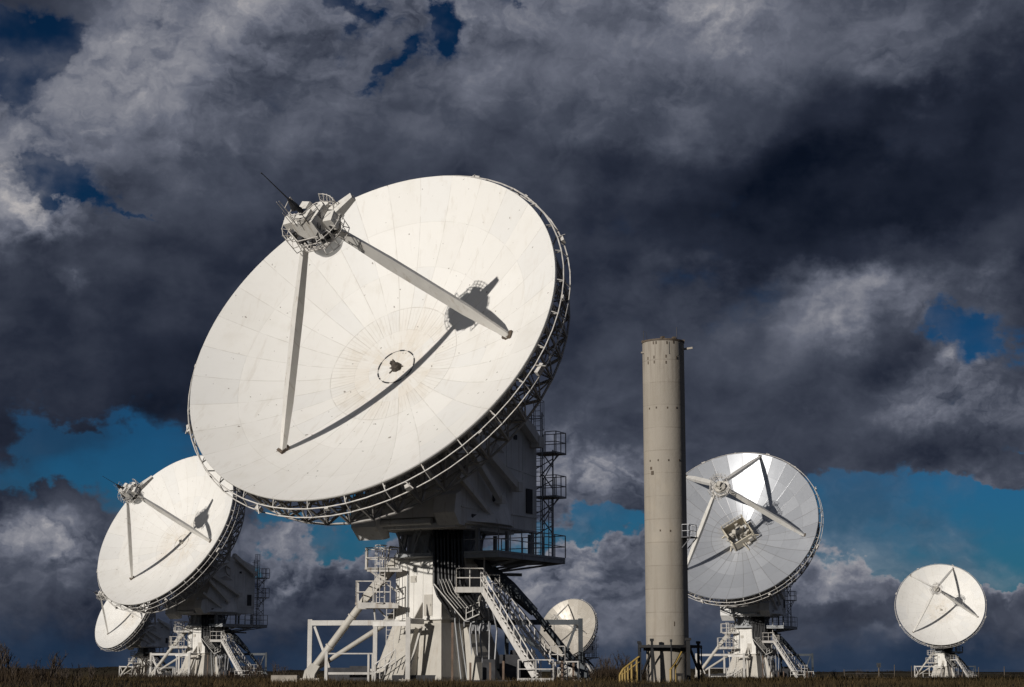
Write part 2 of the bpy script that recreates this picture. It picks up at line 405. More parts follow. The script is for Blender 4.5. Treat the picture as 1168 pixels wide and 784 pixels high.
# cloud brightness (0-255) by elevation: [(bearing, value), ...]
BRIGHT = [(20.14, [(-17.83, 60), (-16.26, 45), (-14.67, 60), (-13.59, 78), (-10.86, 98), (-8.07, 106), (-6.1, 95), (-4.68, 95), (-3.26, 112), (-0.97, 96), (1.89, 86), (3.6, 80), (5.02, 98), (6.44, 130), (7.85, 100), (8.97, 76), (11.74, 76), (14.45, 76), (17.88, 70)]), (18.55, [(-16.18, 72), (-13.52, 102), (-11.9, 108), (-10.25, 102), (-8.03, 86), (-5.22, 74), (-3.53, 86), (-1.82, 80), (0.46, 72), (3.3, 82), (5.0, 82), (6.69, 80), (8.92, 68), (11.68, 76), (13.04, 82), (14.38, 62), (16.18, 45)]), (16.94, [(-16.1, 88), (-13.45, 98), (-10.75, 92), (-7.99, 76), (-5.2, 68), (-2.38, 66), (0.45, 66), (3.28, 76), (4.97, 72), (6.37, 62), (8.88, 50), (11.62, 45), (14.31, 38), (16.1, 35)]), (15.32, [(-16.02, 100), (-14.45, 90), (-13.12, 76), (-10.69, 72), (-7.95, 65), (-5.17, 60), (-1.8, 58), (1.86, 62), (3.26, 58), (6.06, 40), (8.83, 32), (11.56, 29), (14.24, 28), (16.02, 32)]), (14.1, [(-16.48, 110), (-15.7, 122), (-14.66, 130), (-13.87, 104), (-12.54, 72), (-10.65, 60), (-7.92, 57), (-2.36, 55), (1.85, 55), (3.25, 48), (6.04, 36), (8.8, 27), (11.52, 24), (13.65, 27), (15.96, 40)]), (12.61, [(-15.89, 64), (-13.28, 58), (-10.6, 52), (-5.13, 50), (1.84, 48), (3.24, 48), (6.01, 46), (7.39, 41), (8.76, 35), (10.93, 35), (12.8, 52), (14.12, 46), (15.89, 42)]), (11.24, [(-15.83, 50), (-13.22, 52), (-10.56, 42), (-5.1, 46), (1.83, 48), (3.22, 58), (4.88, 62), (6.26, 66), (7.63, 62), (8.72, 76), (10.07, 90), (11.42, 100), (12.48, 84), (13.54, 74), (14.58, 80), (15.83, 60)]), (9.61, [(-15.75, 45), (-13.16, 42), (-10.51, 38), (-5.08, 44), (1.83, 50), (3.21, 56), (5.96, 55), (7.32, 55), (8.68, 58), (10.02, 60), (11.36, 56), (12.68, 60), (13.6, 88), (14.51, 72), (15.75, 64)]), (7.97, [(-15.67, 38), (-13.09, 40), (-10.45, 36), (-5.05, 44), (1.54, 62), (3.19, 58), (5.93, 50), (8.63, 50), (9.97, 56), (11.3, 76), (12.62, 94), (13.93, 86), (15.67, 80)]), (6.34, [(-15.6, 42), (-13.03, 42), (-9.07, 38), (-5.03, 50), (0.44, 70), (1.81, 100), (2.9, 116), (3.99, 76), (5.9, 52), (8.59, 50), (11.25, 52), (12.56, 55), (13.86, 60), (15.6, 60)]), (4.98, [(-15.54, 46), (-14.01, 62), (-12.72, 60), (-10.36, 60), (-5.01, 60), (0.44, 75), (1.8, 86), (3.16, 70), (5.87, 60), (8.56, 60), (11.2, 60), (13.29, 72), (14.06, 78), (15.54, 74)]), (3.58, [(-15.98, 90), (-14.97, 98), (-14.21, 104), (-13.18, 90), (-12.4, 82), (-10.32, 70), (-8.47, 80), (-7.8, 96), (-6.6, 100), (-5.52, 82), (-2.28, 75), (0.16, 98), (1.52, 122), (2.61, 106), (4.23, 88), (7.19, 72), (9.31, 82), (10.11, 94), (11.16, 76), (13.74, 80), (14.77, 92), (15.47, 84)]), (2.29, [(-15.42, 64), (-12.87, 66), (-10.28, 60), (-7.64, 66), (-4.97, 62), (-0.92, 70), (0.97, 90), (3.13, 84), (5.29, 66), (8.49, 58), (11.11, 56), (13.69, 66), (15.42, 64)]), (0.82, [(-15.35, 52), (-12.82, 50), (-7.6, 46), (-2.26, 50), (3.12, 56), (8.45, 56), (13.63, 58), (15.35, 56)])]



def build_sky():
    w = bpy.data.worlds.new('World'); scene.world = w; w.use_nodes = True
    t = w.node_tree; g = G(t); t.nodes.clear()
    out = g.n('ShaderNodeOutputWorld'); bg = g.n('ShaderNodeBackground'); t.links.new(bg.outputs[0], out.inputs[0])
    sky = g.n('ShaderNodeTexSky', sky_type='NISHITA'); sky.sun_disc = False
    sky.sun_elevation = R(SUN_EL); sky.sun_rotation = R(180 - SUN_AZ + 0)   # compass bearing of the sun from +Y
    sky.air_density = 1.0; sky.dust_density = .4; sky.ozone_density = 2.2
    d = g.coords('Generated')
    d = g.vmath('NORMALIZE', d)
    # cloud space: bearing and elevation in degrees, billows wider than tall
    x0, y0, z0 = g.sep(d)
    az0 = g.math('MULTIPLY', g.math('ARCTAN2', x0, y0), 180 / PI)
    el0 = g.math('MULTIPLY', g.math('ARCSINE', z0), 180 / PI)
    q = g.comb(az0, g.math('MULTIPLY', el0, 1.3), 0.0)

    def fbm(scale, off, detail, rough, dist=0.0, out=0):
        n_ = g.n('ShaderNodeTexNoise', noise_dimensions='2D'); g.put(n_.inputs['Vector'], g.vmath('ADD', q, (off[0], off[1], 0.0)))
        n_.inputs['Scale'].default_value = scale; n_.inputs['Detail'].default_value = detail; n_.inputs['Roughness'].default_value = rough
        n_.inputs['Distortion'].default_value = dist
        return n_.outputs[out]
    # ragged edges: two scales of warp
    w1 = g.vmath('SUBTRACT', fbm(.22, (11, 5), 5, .55, 0, 1), (.5, .5, .5))
    w2 = g.vmath('SUBTRACT', fbm(1.1, (3, 17), 6, .6, 0, 1), (.5, .5, .5))
    dw = g.vmath('ADD', d, g.vmath('ADD', g.scale(w1, .062), g.scale(w2, .022)))
    x, y, z = g.sep(dw)
    az = g.math('MULTIPLY', g.math('ARCTAN2', x, y), 180 / PI)
    el = g.math('MULTIPLY', g.math('ARCSINE', z), 180 / PI)
    uv = g.comb(az, el, 0.0)

    def field(base, blobs):
        acc = base
        for (a, e, ra, re, rot, wt) in blobs:
            mp = g.n('ShaderNodeMapping', vector_type='TEXTURE')
            t.links.new(uv, mp.inputs['Vector'])
            mp.inputs['Location'].default_value = (a, e, 0); mp.inputs['Rotation'].default_value = (0, 0, R(rot)); mp.inputs['Scale'].default_value = (ra, re, 1)
            gr = g.n('ShaderNodeTexGradient', gradient_type='QUADRATIC_SPHERE'); t.links.new(mp.outputs[0], gr.inputs[0])
            acc = g.math('MULTIPLY_ADD', gr.outputs['Fac'], wt, acc)
        return acc
    LT = (-.45, .75)                                                      # light comes down from the upper left
    A, A2 = fbm(.15, (40, 21), 5, .47), fbm(.15, (40 + 1.3 * LT[0], 21 + 1.3 * LT[1]), 5, .47)
    B, B2 = fbm(.55, (7, 63), 6, .5), fbm(.55, (7 + .5 * LT[0], 63 + .5 * LT[1]), 6, .5)
    qw = g.vmath('ADD', q, g.scale(g.vmath('ADD', g.scale(w1, 5.0), g.scale(w2, 1.3)), 1.0))

    def puff(scale, off):                                                 # cauliflower heads
        v_ = g.n('ShaderNodeTexVoronoi', voronoi_dimensions='2D', feature='SMOOTH_F1', normalize=True); g.put(v_.inputs['Vector'], g.vmath('ADD', qw, (off[0], off[1], 0.0)))
        v_.inputs['Scale'].default_value = scale; v_.inputs['Detail'].default_value = 3.5; v_.inputs['Roughness'].default_value = .55; v_.inputs['Lacunarity'].default_value = 2.2; v_.inputs['Smoothness'].default_value = .35
        return g.math('SUBTRACT', 1.0, v_.outputs['Distance'])
    V, V2 = puff(.42, (31, 8)), puff(.42, (31 + .55 * LT[0], 8 + .55 * LT[1]))
    C1 = fbm(2.6, (1, 9), 6, .6)
    n1, n2 = A, B
    rear = g.smooth(g.math('MULTIPLY', y, -1.0), -.1, .6)                 # the deck is thin behind the viewer, where the sun stands
    cover = field(1.16, COVER)
    cover = g.math('ADD', cover, g.math('MULTIPLY', g.math('SUBTRACT', n1, .5), .9))
    cover = g.math('ADD', cover, g.math('MULTIPLY', g.math('SUBTRACT', n2, .5), .8))
    cover = g.math('ADD', cover, g.math('MULTIPLY', g.math('SUBTRACT', V, .62), .9))
    cover = g.math('SUBTRACT', cover, g.math('MULTIPLY', rear, .5))
    lowness = g.smooth(el, 4.0, 8.0)
    alpha = g.smooth(cover, g.math('SUBTRACT', .40, g.math('MULTIPLY', lowness, .16)), g.math('ADD', .78, g.math('MULTIPLY', lowness, .24)))
    veil = g.math('MULTIPLY', g.smooth(g.math('ADD', A, g.math('MULTIPLY', g.math('SUBTRACT', B, .5), .6)), .36, .68), .42)     # thin haze drifting over the gaps
    alpha = g.math('MAXIMUM', alpha, veil)
    fa = g.math('MULTIPLY_ADD', az, 1 / 40, .5)
    ela = el
    lum = None
    for i, (e, stops) in enumerate(BRIGHT):                               # rows from the top of the picture down
        rowv = g.ramp(fa, [(b_ / 40 + .5, min(1, v * 1.07 / 255)) for b_, v in stops], 'B_SPLINE')
        if lum is None: lum = rowv
        else:
            e0 = BRIGHT[i - 1][0]
            lum = g.mix(g.smooth(ela, e0, e), lum, rowv)
    lum = field(lum, LIGHT)
    # billows: lit and shaded flanks; fine structure only where the cloud is bright
    bright = g.smooth(lum, .18, .46)
    big = g.math('ADD', g.math('MULTIPLY', g.math('SUBTRACT', A, A2), 1.5), g.math('MULTIPLY', g.math('SUBTRACT', A, .5), .42))
    small = g.math('ADD', g.math('MULTIPLY', g.math('SUBTRACT', V, V2), 1.5), g.math('ADD', g.math('ADD', g.math('MULTIPLY', g.math('SUBTRACT', V, .62), .55), g.math('MULTIPLY', g.math('SUBTRACT', B, .5), .3)), g.math('MULTIPLY', g.math('SUBTRACT', C1, .5), .2)))
    nb = g.math('ADD', big, g.math('MULTIPLY', small, g.math('MULTIPLY', g.math('MULTIPLY_ADD', bright, .85, .22), g.math('SUBTRACT', 1.0, g.math('MULTIPLY', g.smooth(el, 6.0, 12.0), .42)))))
    lum = g.math('ADD', lum, g.math('MULTIPLY', nb, lum))
    rim = g.math('MULTIPLY', g.math('MULTIPLY', alpha, g.math('SUBTRACT', 1.0, g.smooth(cover, .55, 1.15))), g.math('SUBTRACT', 1.0, g.smooth(el, 3.4, 4.6)))
    lum = g.math('ADD', lum, g.math('ADD', g.math('MULTIPLY', g.math('SUBTRACT', 1.0, alpha), .04), g.math('MULTIPLY', rim, .15)))     # sunlit crowns of the low cumulus
    def s(r_, g_, b_): return tuple((c / 255) ** 2.2 for c in (r_, g_, b_))
    cl = g.ramp(lum, [(0.0, s(4, 7, 14)), (.094, s(19, 25, 37)), (.18, s(42, 47, 60)), (.29, s(70, 75, 88)), (.41, s(102, 106, 119)), (.55, s(138, 139, 147)), (.78, s(198, 192, 188))])
    blue = g.mix(1.0, sky.outputs[0], SKY_TINT, 'MULTIPLY')
    blue = g.mix(1.0, blue, g.ramp(g.math('MULTIPLY', el, 1 / 20), [(.1, .50), (.3, .50), (.6, .24), (1.0, .20)]), 'MULTIPLY')
    STR = .1
    cl = g.mix(1.0, cl, (1 / STR, 1 / STR, 1 / STR), 'MULTIPLY')
    c = g.mix(alpha, blue, cl)
    # murk near the horizon
    murk = g.math('SUBTRACT', 1.0, g.smooth(el, .0, 2.0))
    c = g.mix(g.math('MULTIPLY', murk, .62), c, tuple(q / STR for q in s(32, 54, 79)))
    t.links.new(c, bg.inputs[0]); bg.inputs[1].default_value = STR


SKY_TINT = (.085, .375, .74)
build_sky()

sun = bpy.data.lights.new('sun', 'SUN'); sun.energy = 3.6; sun.angle = R(.53); sun.color = (1.0, .955, .89)
so = bpy.data.objects.new('sun', sun); COL.objects.link(so)
sv = Vector((math.sin(R(SUN_AZ)) * math.cos(R(SUN_EL)), -math.cos(R(SUN_AZ)) * math.cos(R(SUN_EL)), math.sin(R(SUN_EL))))
so.rotation_euler = sv.to_track_quat('Z', 'Y').to_euler()

cam = bpy.data.cameras.new('camera'); cam.sensor_width = 36; cam.lens = 2100 / 1168 * 36; cam.clip_end = 20000; cam.clip_start = .5
co_ = bpy.data.objects.new('camera', cam); COL.objects.link(co_)
co_.location = (0, 0, EYE); co_.rotation_euler = (R(90) + math.atan(374 / 2100), 0, 0)
scene.camera = co_
vs = scene.view_settings; vs.view_transform = 'Standard'; vs.look = 'None'; vs.exposure = 0; vs.gamma = 1; vs.use_curve_mapping = False


# ------------------------------------------------------------------ terrain
PROF_Y = [-400, 0, 60, 85, 112, 135, 180, 275, 400, 540, 660, 760, 900, 1300, 6000]
PROF_Z = [-1.7, -1.7, -.85, -.62, -.66, -.70, -.80, -1.25, -1.75, -2.3, -2.25, -2.3, -2.2, -2.0, -2.0]


def gz(x, y):
    """height of the ground above the viewer's feet"""
    z = float(np.interp(y, PROF_Y, PROF_Z)) + EYE
    if 60 < y < 130:                                              # a low scrub bank to the west
        z += .75 * max(0, min(1, (-x - 22) / 10)) * math.sin(PI * (y - 60) / 70)
    return z


def build_ground():
    xs = [-6000, -2500, -1200, -700, -450] + list(np.arange(-320, 321, 8)) + [450, 700, 1200, 2500, 6000]
    ys = [-400, -100, 0, 30, 55] + list(np.arange(70, 150, 2.5)) + list(np.arange(150, 420, 9)) + list(np.arange(420, 1000, 30)) + [1200, 1600, 2500, 4000, 6000, 9000]
    rnd = random.Random(5)
    V = []; F = []
    for y in ys:
        for x in xs:
            V.append((x, y, gz(x, y) + (rnd.uniform(-.06, .06) if 70 < y < 800 else 0)))
    n = len(xs)
    for j in range(len(ys) - 1):
        for i in range(n - 1): F.append((j * n + i, j * n + i + 1, (j + 1) * n + i + 1, (j + 1) * n + i))
    me = bpy.data.meshes.new('ground'); me.from_pydata(V, [], F); me.materials.append(GROUND)
    me.polygons.foreach_set('use_smooth', [True] * len(F)); me.update()
    tag(link('ground', me), kind='structure')


build_ground()

# ------------------------------------------------------------------ the radio telescopes (25 m dishes, all the same make)
DEP = 3.9                                                        # depth of the bowl
RAD = 12.5


def surf(r): return -DEP + DEP * r * r / (RAD * RAD)


def pol(r, a, z): return (r * math.cos(a), r * math.sin(a), z)


def m_reflector(metal):
    b = MB()
    rr = [0, .6, 1.3, 1.9, 2.85, 3.6, 4.4, 5.3, 6.2, 7.1, 8.0, 9.0, 9.9, 10.8, 11.7, RAD]
    if metal:
        rnd = random.Random(8)
        for k in range(32):
            # each ring of each gore is its own slightly mis-set panel, rolled to a gentle curve
            for (lo, hi) in ((.35, 2.85), (2.85, 7.1), (7.1, RAD)):
                q = [r for r in rr if lo < r < hi]; q = [lo] + q + [hi]
                t0, t1 = rnd.uniform(-.022, .022), rnd.uniform(-.022, .022)
                vs = []; m = 4
                for r in q:
                    for i in range(m + 1):
                        f = i / m; aa = 2 * PI * (k + f) / 32
                        sag = .55 * (1 - math.cos(PI / 32)) * r * (1 - (2 * f - 1) ** 2)           # between flat and true curve
                        vs.append(pol(r - sag, aa, surf(r) + t0 + (t1 - t0) * f))
                b.add(vs, [((m + 1) * u + i, (m + 1) * (u + 1) + i, (m + 1) * (u + 1) + i + 1, (m + 1) * u + i + 1) for u in range(len(q) - 1) for i in range(m)], True)
    else:
        n = 128
        b.lathe([(max(r, .02), surf(r)) for r in rr], n, cap0=True, cap1=False)
    n = 128                                                      # back skin and the rolled rim
    back = [(RAD, .0), (RAD + .03, -.05), (RAD + .03, -.20), (RAD - .06, -.24)] + [(max(r, .02), surf(r) - .16) for r in rr[-2::-1]]
    b.lathe(back, n, cap0=False, cap1=True)
    return b


def m_back():
    b = MB()
    N = 48
    top = [2.6, 4.2, 6.0, 7.8, 9.6, 11.1, 12.3]
    bot = [2.6, 5.2, 7.8, 10.2, 11.9]
    zb = [surf(r) - d for r, d in zip(bot, (3.1, 3.1, 3.1, 3.15, 3.15))]
    for k in range(N):
        a = 2 * PI * (k + .5) / N; a2 = 2 * PI * (k + 1.5) / N
        T = [pol(r, a, surf(r) - .28) for r in top]; B = [pol(r, a, z) for r, z in zip(bot, zb)]
        T2 = [pol(r, a2, surf(r) - .28) for r in top]; B2 = [pol(r, a2, z) for r, z in zip(bot, zb)]
        b.path(T, .075, 4); b.path(B, .095, 4)
        b.tube(B[-1], T[-1], .085, n=4); b.tube(B[-1], T[-2], .06, n=4)
        for i in range(len(B)):
            b.tube(B[i], T[i], .055, n=4); b.tube(B[i], T[min(i + 1, 6)], .055, n=4)
        for i in range(len(B)):
            b.tube(B[i], B2[i], .075 if i in (0, 4) else .05, n=4)
            if i < len(B) - 1: b.tube(B[i] if k % 2 else B2[i], B2[i + 1] if k % 2 else B[i + 1], .045, n=4)
        b.tube(B[-1], T2[-1], .05, n=4); b.tube(T[-3], T2[-3], .05, n=4); b.tube(B[-1], T2[-2], .04, n=4)
        b.tube(T[-1], T2[-1], .08, n=4)
    # hub drum and the cone that carries the bowl on the elevation shaft
    b.lathe([(2.75, surf(2.6) - .3), (2.75, surf(2.6) - 3.3), (2.2, surf(2.6) - 4.6), (1.7, surf(2.6) - 6.0)], 12, smooth=False)
    return b


def m_rimrail():
    b = MB()
    rnd = random.Random(3)
    N = 64
    r1, z1, r2, z2 = RAD + .38, -.42, RAD + .50, -1.12
    for k in range(N):
        a, a2 = 2 * PI * k / N, 2 * PI * (k + 1) / N
        b.tube(pol(r1, a, z1), pol(r1, a2, z1), .045, n=5); b.tube(pol(r2, a, z2), pol(r2, a2, z2), .042, n=5)
        if k % 2 == 0:
            b.tube(pol(RAD, a, -.15), pol(r1, a, z1), .035, n=4); b.tube(pol(r1, a, z1), pol(r2, a, z2), .035, n=4)
            b.tube(pol(r2, a, z2), pol(11.7, a, surf(11.55) - 1.9), .04, n=4)
            b.tube(pol(r1, a, z1), pol(12.3, a, surf(12.3) - .28), .04, n=4)
        if k % 8 == 5:                                           # clamp boxes and target plates bolted on the rails
            M = Matrix.Rotation(a, 3, 'Z')
            b.box(pol((r1 + r2) / 2 + .1, a, (z1 + z2) / 2), (.26, .35 + rnd.random() * .4, .34), M)
            b.tube(pol(r1, a, z1), pol(r1 + .45, a + .02, z1 - .3), .04, n=4)
        elif k % 4 == 1:
            M = Matrix.Rotation(a, 3, 'Z'); b.box(pol(r1 + .02, a, z1 - .12), (.16, .25, .24), M)
    return b


def m_hubring():
    b = MB(); n = 72
    q = [pol(1.27, 2 * PI * k / n, surf(1.27) + .012) for k in range(n + 1)]
    for k in range(n):
        gap = (k % 8 in (5, 6, 7)) or k in (19, 20, 43)
        w = .006 if gap else .085
        b.beam(q[k], q[k + 1], w, .05)
    return b


def m_feed():
    b = MB()
    b.lathe([(.36, surf(0) - .02), (.34, surf(0) + .14), (.22, surf(0) + .30), (.12, surf(0) + .42)], 9, smooth=False, c=(.03, -.05, 0))
    for k, L in ((0, .5), (2.2, .75), (4.1, .6), (3.3, .45)):
        b.beam((.2 * math.cos(k), .2 * math.sin(k), surf(.3) + .05), (L * math.cos(k), L * math.sin(k), surf(L) + .04), .07, .05)
    b.box((-.15, .12, surf(0) + .25), (.3, .22, .3)); b.box((.2, -.22, surf(0) + .2), (.25, .2, .25))
    return b


def m_vertexbox():                                               # big open feed house in the bare-metal dish
    b = MB(); z = surf(0)
    M = Matrix.Rotation(R(35), 3, 'Z') @ Matrix.Scale(1.12, 3)
    def Z(p): return M @ Vector((p[0], p[1], z / 1.12 + (p[2] - z)))
    for k in range(6):
        u = k * 1.05 + .3; b.beam(Z((1.5 * math.cos(u), 1.5 * math.sin(u), z + .9)), Z((2.5 * math.cos(u + .2), 2.5 * math.sin(u + .2), z + .25)), .12, .16)
    for sx, sy, w, h in ((-1.55, 0, .12, 3.0), (1.55, 0, .12, 2.2), (0, -1.5, 2.6, .12), (0, 1.5, 3.1, .12)):
        b.box(Z((sx, sy, z + 1.0)), (w, h, 1.5), M)
    for sx in (-1.55, 1.55):
        for sy in (-1.5, 1.5):
            b.beam(Z((sx, sy, z + .05)), Z((sx, sy, z + 2.3)), .18, .18)
    b.rail([Z((-1.55, 1.5, z + 1.75)), Z((1.55, 1.5, z + 1.75)), Z((1.55, -1.5, z + 1.75))], .75, 2, .6, .04)
    return b


def m_vertexgear():
    b = MB(); z = surf(0); rnd = random.Random(4)
    b.lathe([(.75, z), (.72, z + 1.5), (.5, z + 1.9), (.32, z + 2.5)], 12, smooth=False, c=(.1, .1, 0))
    for k in range(26):
        a = rnd.uniform(0, 2 * PI); r = rnd.uniform(.6, 2.3); s = rnd.uniform(.3, .65)
        b.box(pol(r, a, z + rnd.uniform(.4, 1.3)), (s, s * .8, s * 1.1), Matrix.Rotation(rnd.uniform(0, 3), 3, 'Z'))
    for k in range(9):
        a = rnd.uniform(0, 2 * PI); b.tube(pol(.4, a, z + 1.3), pol(2.2, a + .4, z + rnd.uniform(.4, .9)), .07, n=5)
    return b


# ---- cabin at the focus, modelled about its own centre, looking down the dish axis (-z faces the bowl)
def m_subreflector():
    b = MB()
    b.lathe([(.05, -1.62), (.52, -1.55), (.86, -1.30), (1.04, -.85), (1.10, -.1), (1.12, .12)], 28, cap0=True, cap1=True)
    return b


def m_cabinhut():
    b = MB()
    M = Matrix.Rotation(.35, 3, 'Z')
    b.add([M @ Vector(p) for p in ((-1.15, -.95, .62), (1.1, -.95, .62), (1.1, .9, .62), (-1.15, .9, .62), (-1.0, -.8, 2.0), (.8, -.85, 1.75), (.85, .8, 1.8), (-.95, .75, 2.1))],
          [(3, 2, 1, 0), (4, 5, 6, 7), (0, 1, 5, 4), (1, 2, 6, 5), (2, 3, 7, 6), (3, 0, 4, 7)])
    b.box((-.35, .25, 2.2), (.85, .8, .42), M); b.box((.5, -.3, 1.98), (.6, .75, .4), M)
    b.box((1.25, .75, 1.15), (.75, .75, 1.1), Matrix.Rotation(.7, 3, 'Z')); b.box((-1.2, -.75, 1.05), (.6, .85, .9), Matrix.Rotation(.6, 3, 'Z'))
    b.box((.3, -1.3, .95), (.8, .45, .8), M)
    for x in (-.7, .0, .6): b.beam(M @ Vector((x, -.97, .65)), M @ Vector((x * .85, -.85, 1.9)), .06, .05)
    b.beam(M @ Vector((-1.1, -.97, 1.25)), M @ Vector((1.0, -.95, 1.2)), .06, .05)
    return b


def m_cabingear():
    b = MB(); rnd = random.Random(12)
    b.lathe([(.9, .12), (.9, .62)], 14, smooth=False)            # dark slot between bowl and hut
    for k in range(12):
        a = 2 * PI * k / 12; b.beam(pol(1.1, a, .1), pol(1.12, a, .66), .1, .08)
    b.box((.3, .15, 1.99), (.5, .42, .1)); b.box((-.75, -.45, 1.75), (.3, .5, .35), Matrix.Rotation(.5, 3, 'Z'))
    for k in range(8):
        a = rnd.uniform(0, 2 * PI)
        b.box(pol(1.38, a, rnd.uniform(.3, 1.1)), (.28, .35, .4), Matrix.Rotation(a, 3, 'Z'))
    for k in range(8):
        a = rnd.uniform(0, 2 * PI)
        b.tube(pol(1.25, a, rnd.uniform(.2, .7)), pol(1.3, a + rnd.uniform(.2, .8), rnd.uniform(1.2, 1.8)), .045, n=4)
    return b


def m_cabinrail():
    b = MB(); rnd = random.Random(2)
    n = 7; r = 1.62
    prof = [(1.05, .0), (r, .02), (r, .10), (1.05, .10)]
    b.lathe(prof, n, smooth=False, cap0=False, cap1=False)
    for k in range(n):
        a, a2 = 2 * PI * k / n, 2 * PI * (k + 1) / n
        b.tube(pol(r, a, .05), pol(r + .06, a, 1.2), .035, n=4); b.tube(pol(r, (a + a2) / 2 - .02, .05), pol(r - .1, (a + a2) / 2, 1.2), .03, n=4)
        if k not in (3,):
            b.tube(pol(r + .06, a, 1.2), pol(r + .06, a2, 1.2), .04, n=4); b.tube(pol(r + .03, a, .65), pol(r + .03, a2, .65), .035, n=4)
        b.tube(pol(r, a, .05), pol(1.12, a, -.3), .03, n=4)
    # raised rails and hoops on the hut roof
    for (x0, y0, x1, y1, h) in ((-.9, .5, -.2, 1.0, 1.0), (-.9, .5, -1.05, -.5, .9), (.6, .7, 1.0, -.1, 1.1), (-.2, 1.0, .6, .7, .7)):
        p, q = Vector((x0, y0, 1.9)), Vector((x1, y1, 1.9)); up = Vector((0, 0, h))
        b.tube(p, p + up, .032, n=4); b.tube(q, q + up, .032, n=4); b.tube(p + up, q + up, .032, n=4); b.tube(p + up * .5, q + up * .5, .026, n=4)
    for (x, y, L) in ((.75, .8, 1.9), (1.05, .55, 1.6), (.45, 1.0, 1.2)):
        b.tube((x, y, 1.5), (x + .1, y + .05, 1.7 + L), .025, n=4)
    for (a0, a1, r2, z0, z1) in ((-.2, 1.5, 2.0, .2, 1.5), (2.6, 3.9, 1.95, -.2, 1.1), (4.3, 5.2, 1.9, .3, 1.7)):   # outer cages round the service hatches
        m = 5
        for i in range(m + 1):
            u = a0 + (a1 - a0) * i / m
            b.tube(pol(r, u, .1), pol(r2, u, z0), .028, n=4); b.tube(pol(r2, u, z0), pol(r2 + .05, u, z1), .028, n=4); b.tube(pol(r2 + .05, u, z1), pol(r, u, 1.15), .024, n=4)
            if i:
                v = a0 + (a1 - a0) * (i - 1) / m
                for zz in (z0, (z0 + z1) / 2, z1): b.tube(pol(r2, v, zz), pol(r2, u, zz), .028, n=4)
    for k in range(14):
        a = rnd.uniform(0, 2 * PI)
        b.tube(pol(r, a, rnd.uniform(.1, 1.2)), pol(r + rnd.uniform(-.3, .4), a + rnd.uniform(-.3, .3), rnd.uniform(-.3, 1.6)), .028, n=4)
    return b


def m_mast():
    b = MB()
    b.tube((-.25, .2, 2.1), (-.2, .4, 3.1), .12, .10, n=8)
    b.lathe([(.30, 3.0), (.24, 3.3), (.07, 3.9)], 8, smooth=False, c=(-.2, .4, 0))
    b.tube((-.2, .4, 3.8), (-.10, .75, 6.5), .045, .025, n=6)
    b.tube((-.10, .75, 6.5), (-.09, .78, 6.6), .045, n=6)
    b.box((-.1, .15, 2.45), (.22, .2, .5))
    return b


def m_smallcabin():                                              # the plainer cabin of the other dishes
    b = MB()
    b.lathe([(.9, .12), (1.0, .3), (.95, .75), (.5, .95)], 10, smooth=False)
    b.box((.1, .15, 1.15), (.8, .7, .5), Matrix.Rotation(.3, 3, 'Z')); b.box((-.35, -.3, 1.0), (.4, .5, .35))
    return b


# ---- housing that turns in azimuth; local frame: -y looks where the dish looks
def m_housing():
    b = MB()
    W0, W = -3.0, 4.0
    side = [(-4.0, 9.62), (-4.3, 10.3), (-4.4, 11.4), (-3.0, 14.6), (-1.4, 17.0), (3.0, 17.4), (5.5, 16.6), (5.5, 9.62)]
    b.prism(side, W0, W)
    # raised plates, ribs and sloping gussets on both flanks
    for s in (-1, 1):
        x = W if s > 0 else W0
        b.beam((x + s * .02, -4.4, 10.6), (x + s * .02, 5.5, 10.6), .10, .10)
        for y, z0, z1 in ((1.4, 9.7, 17.1), (3.6, 12.9, 17.1)): b.beam((x + s * .01, y, z0), (x + s * .01, y, z1), .05, .07, up=(0, 1, 0))
        b.beam((x + s * .01, 1.4, 13.6), (x + s * .01, 5.4, 13.3), .05, .06)
        b.add([(x, -3.8, 9.75), (x, 2.4, 9.75), (x, 1.2, 12.0), (x + s * .75, -1.6, 9.75), (x + s * .75, .6, 9.75)],
              [(0, 3, 2), (3, 4, 2), (4, 1, 2), (0, 1, 4, 3)])
        b.add([(x, -2.8, 14.2), (x, -1.0, 16.6), (x, 1.1, 14.4), (x + s * .5, -1.0, 15.0)], [(0, 3, 1), (1, 3, 2), (2, 3, 0)])
    # nose pieces under the bowl
    b.prism([(-4.3, 8.75), (-5.2, 9.5), (-5.3, 10.9), (-4.3, 11.7), (-3.6, 8.9)], W0 - .45, W0 + 1.4)
    for s in (1,):
        b.prism([(-4.6, 9.5), (-5.2, 10.2), (-5.0, 11.3), (-4.3, 11.6), (-3.9, 9.45)], (W if s > 0 else W0) - s * 1.5, (W if s > 0 else W0) + s * .01)
    b.box((.5, -4.5, 10.3), (3.9, .5, .6)); b.box((.5, -4.45, 11.5), (4.0, .35, .5))
    b.beam((-2.6, -4.2, 9.5), (3.6, -4.2, 9.5), .5, .3)
    b.tube((-2.2, -4.55, 9.75), (2.0, -4.55, 9.75), .22, n=8)
    # elevation bearing bosses
    for s in (-1, 1): b.tube(((W if s > 0 else W0), 0, 15.9), ((W if s > 0 else W0) + s * .45, 0, 15.9), .85, n=14)
    b.box((.5, .2, 9.5), (6.0, 6.2, .26))
    return b


def boxes(*specs):
    out = []
    for c, sz in specs:
        b = MB(); b.box(c, sz); out.append(b)
    return out


def m_hatch():
    return boxes(((4.03, -.2, 10.9), (.08, .5, 1.5)), ((4.03, 2.5, 15.6), (.1, .4, .3)), ((4.04, 4.4, 11.6), (.08, .8, 1.6)), ((4.03, -2.6, 10.1), (.08, 1.0, .25)))


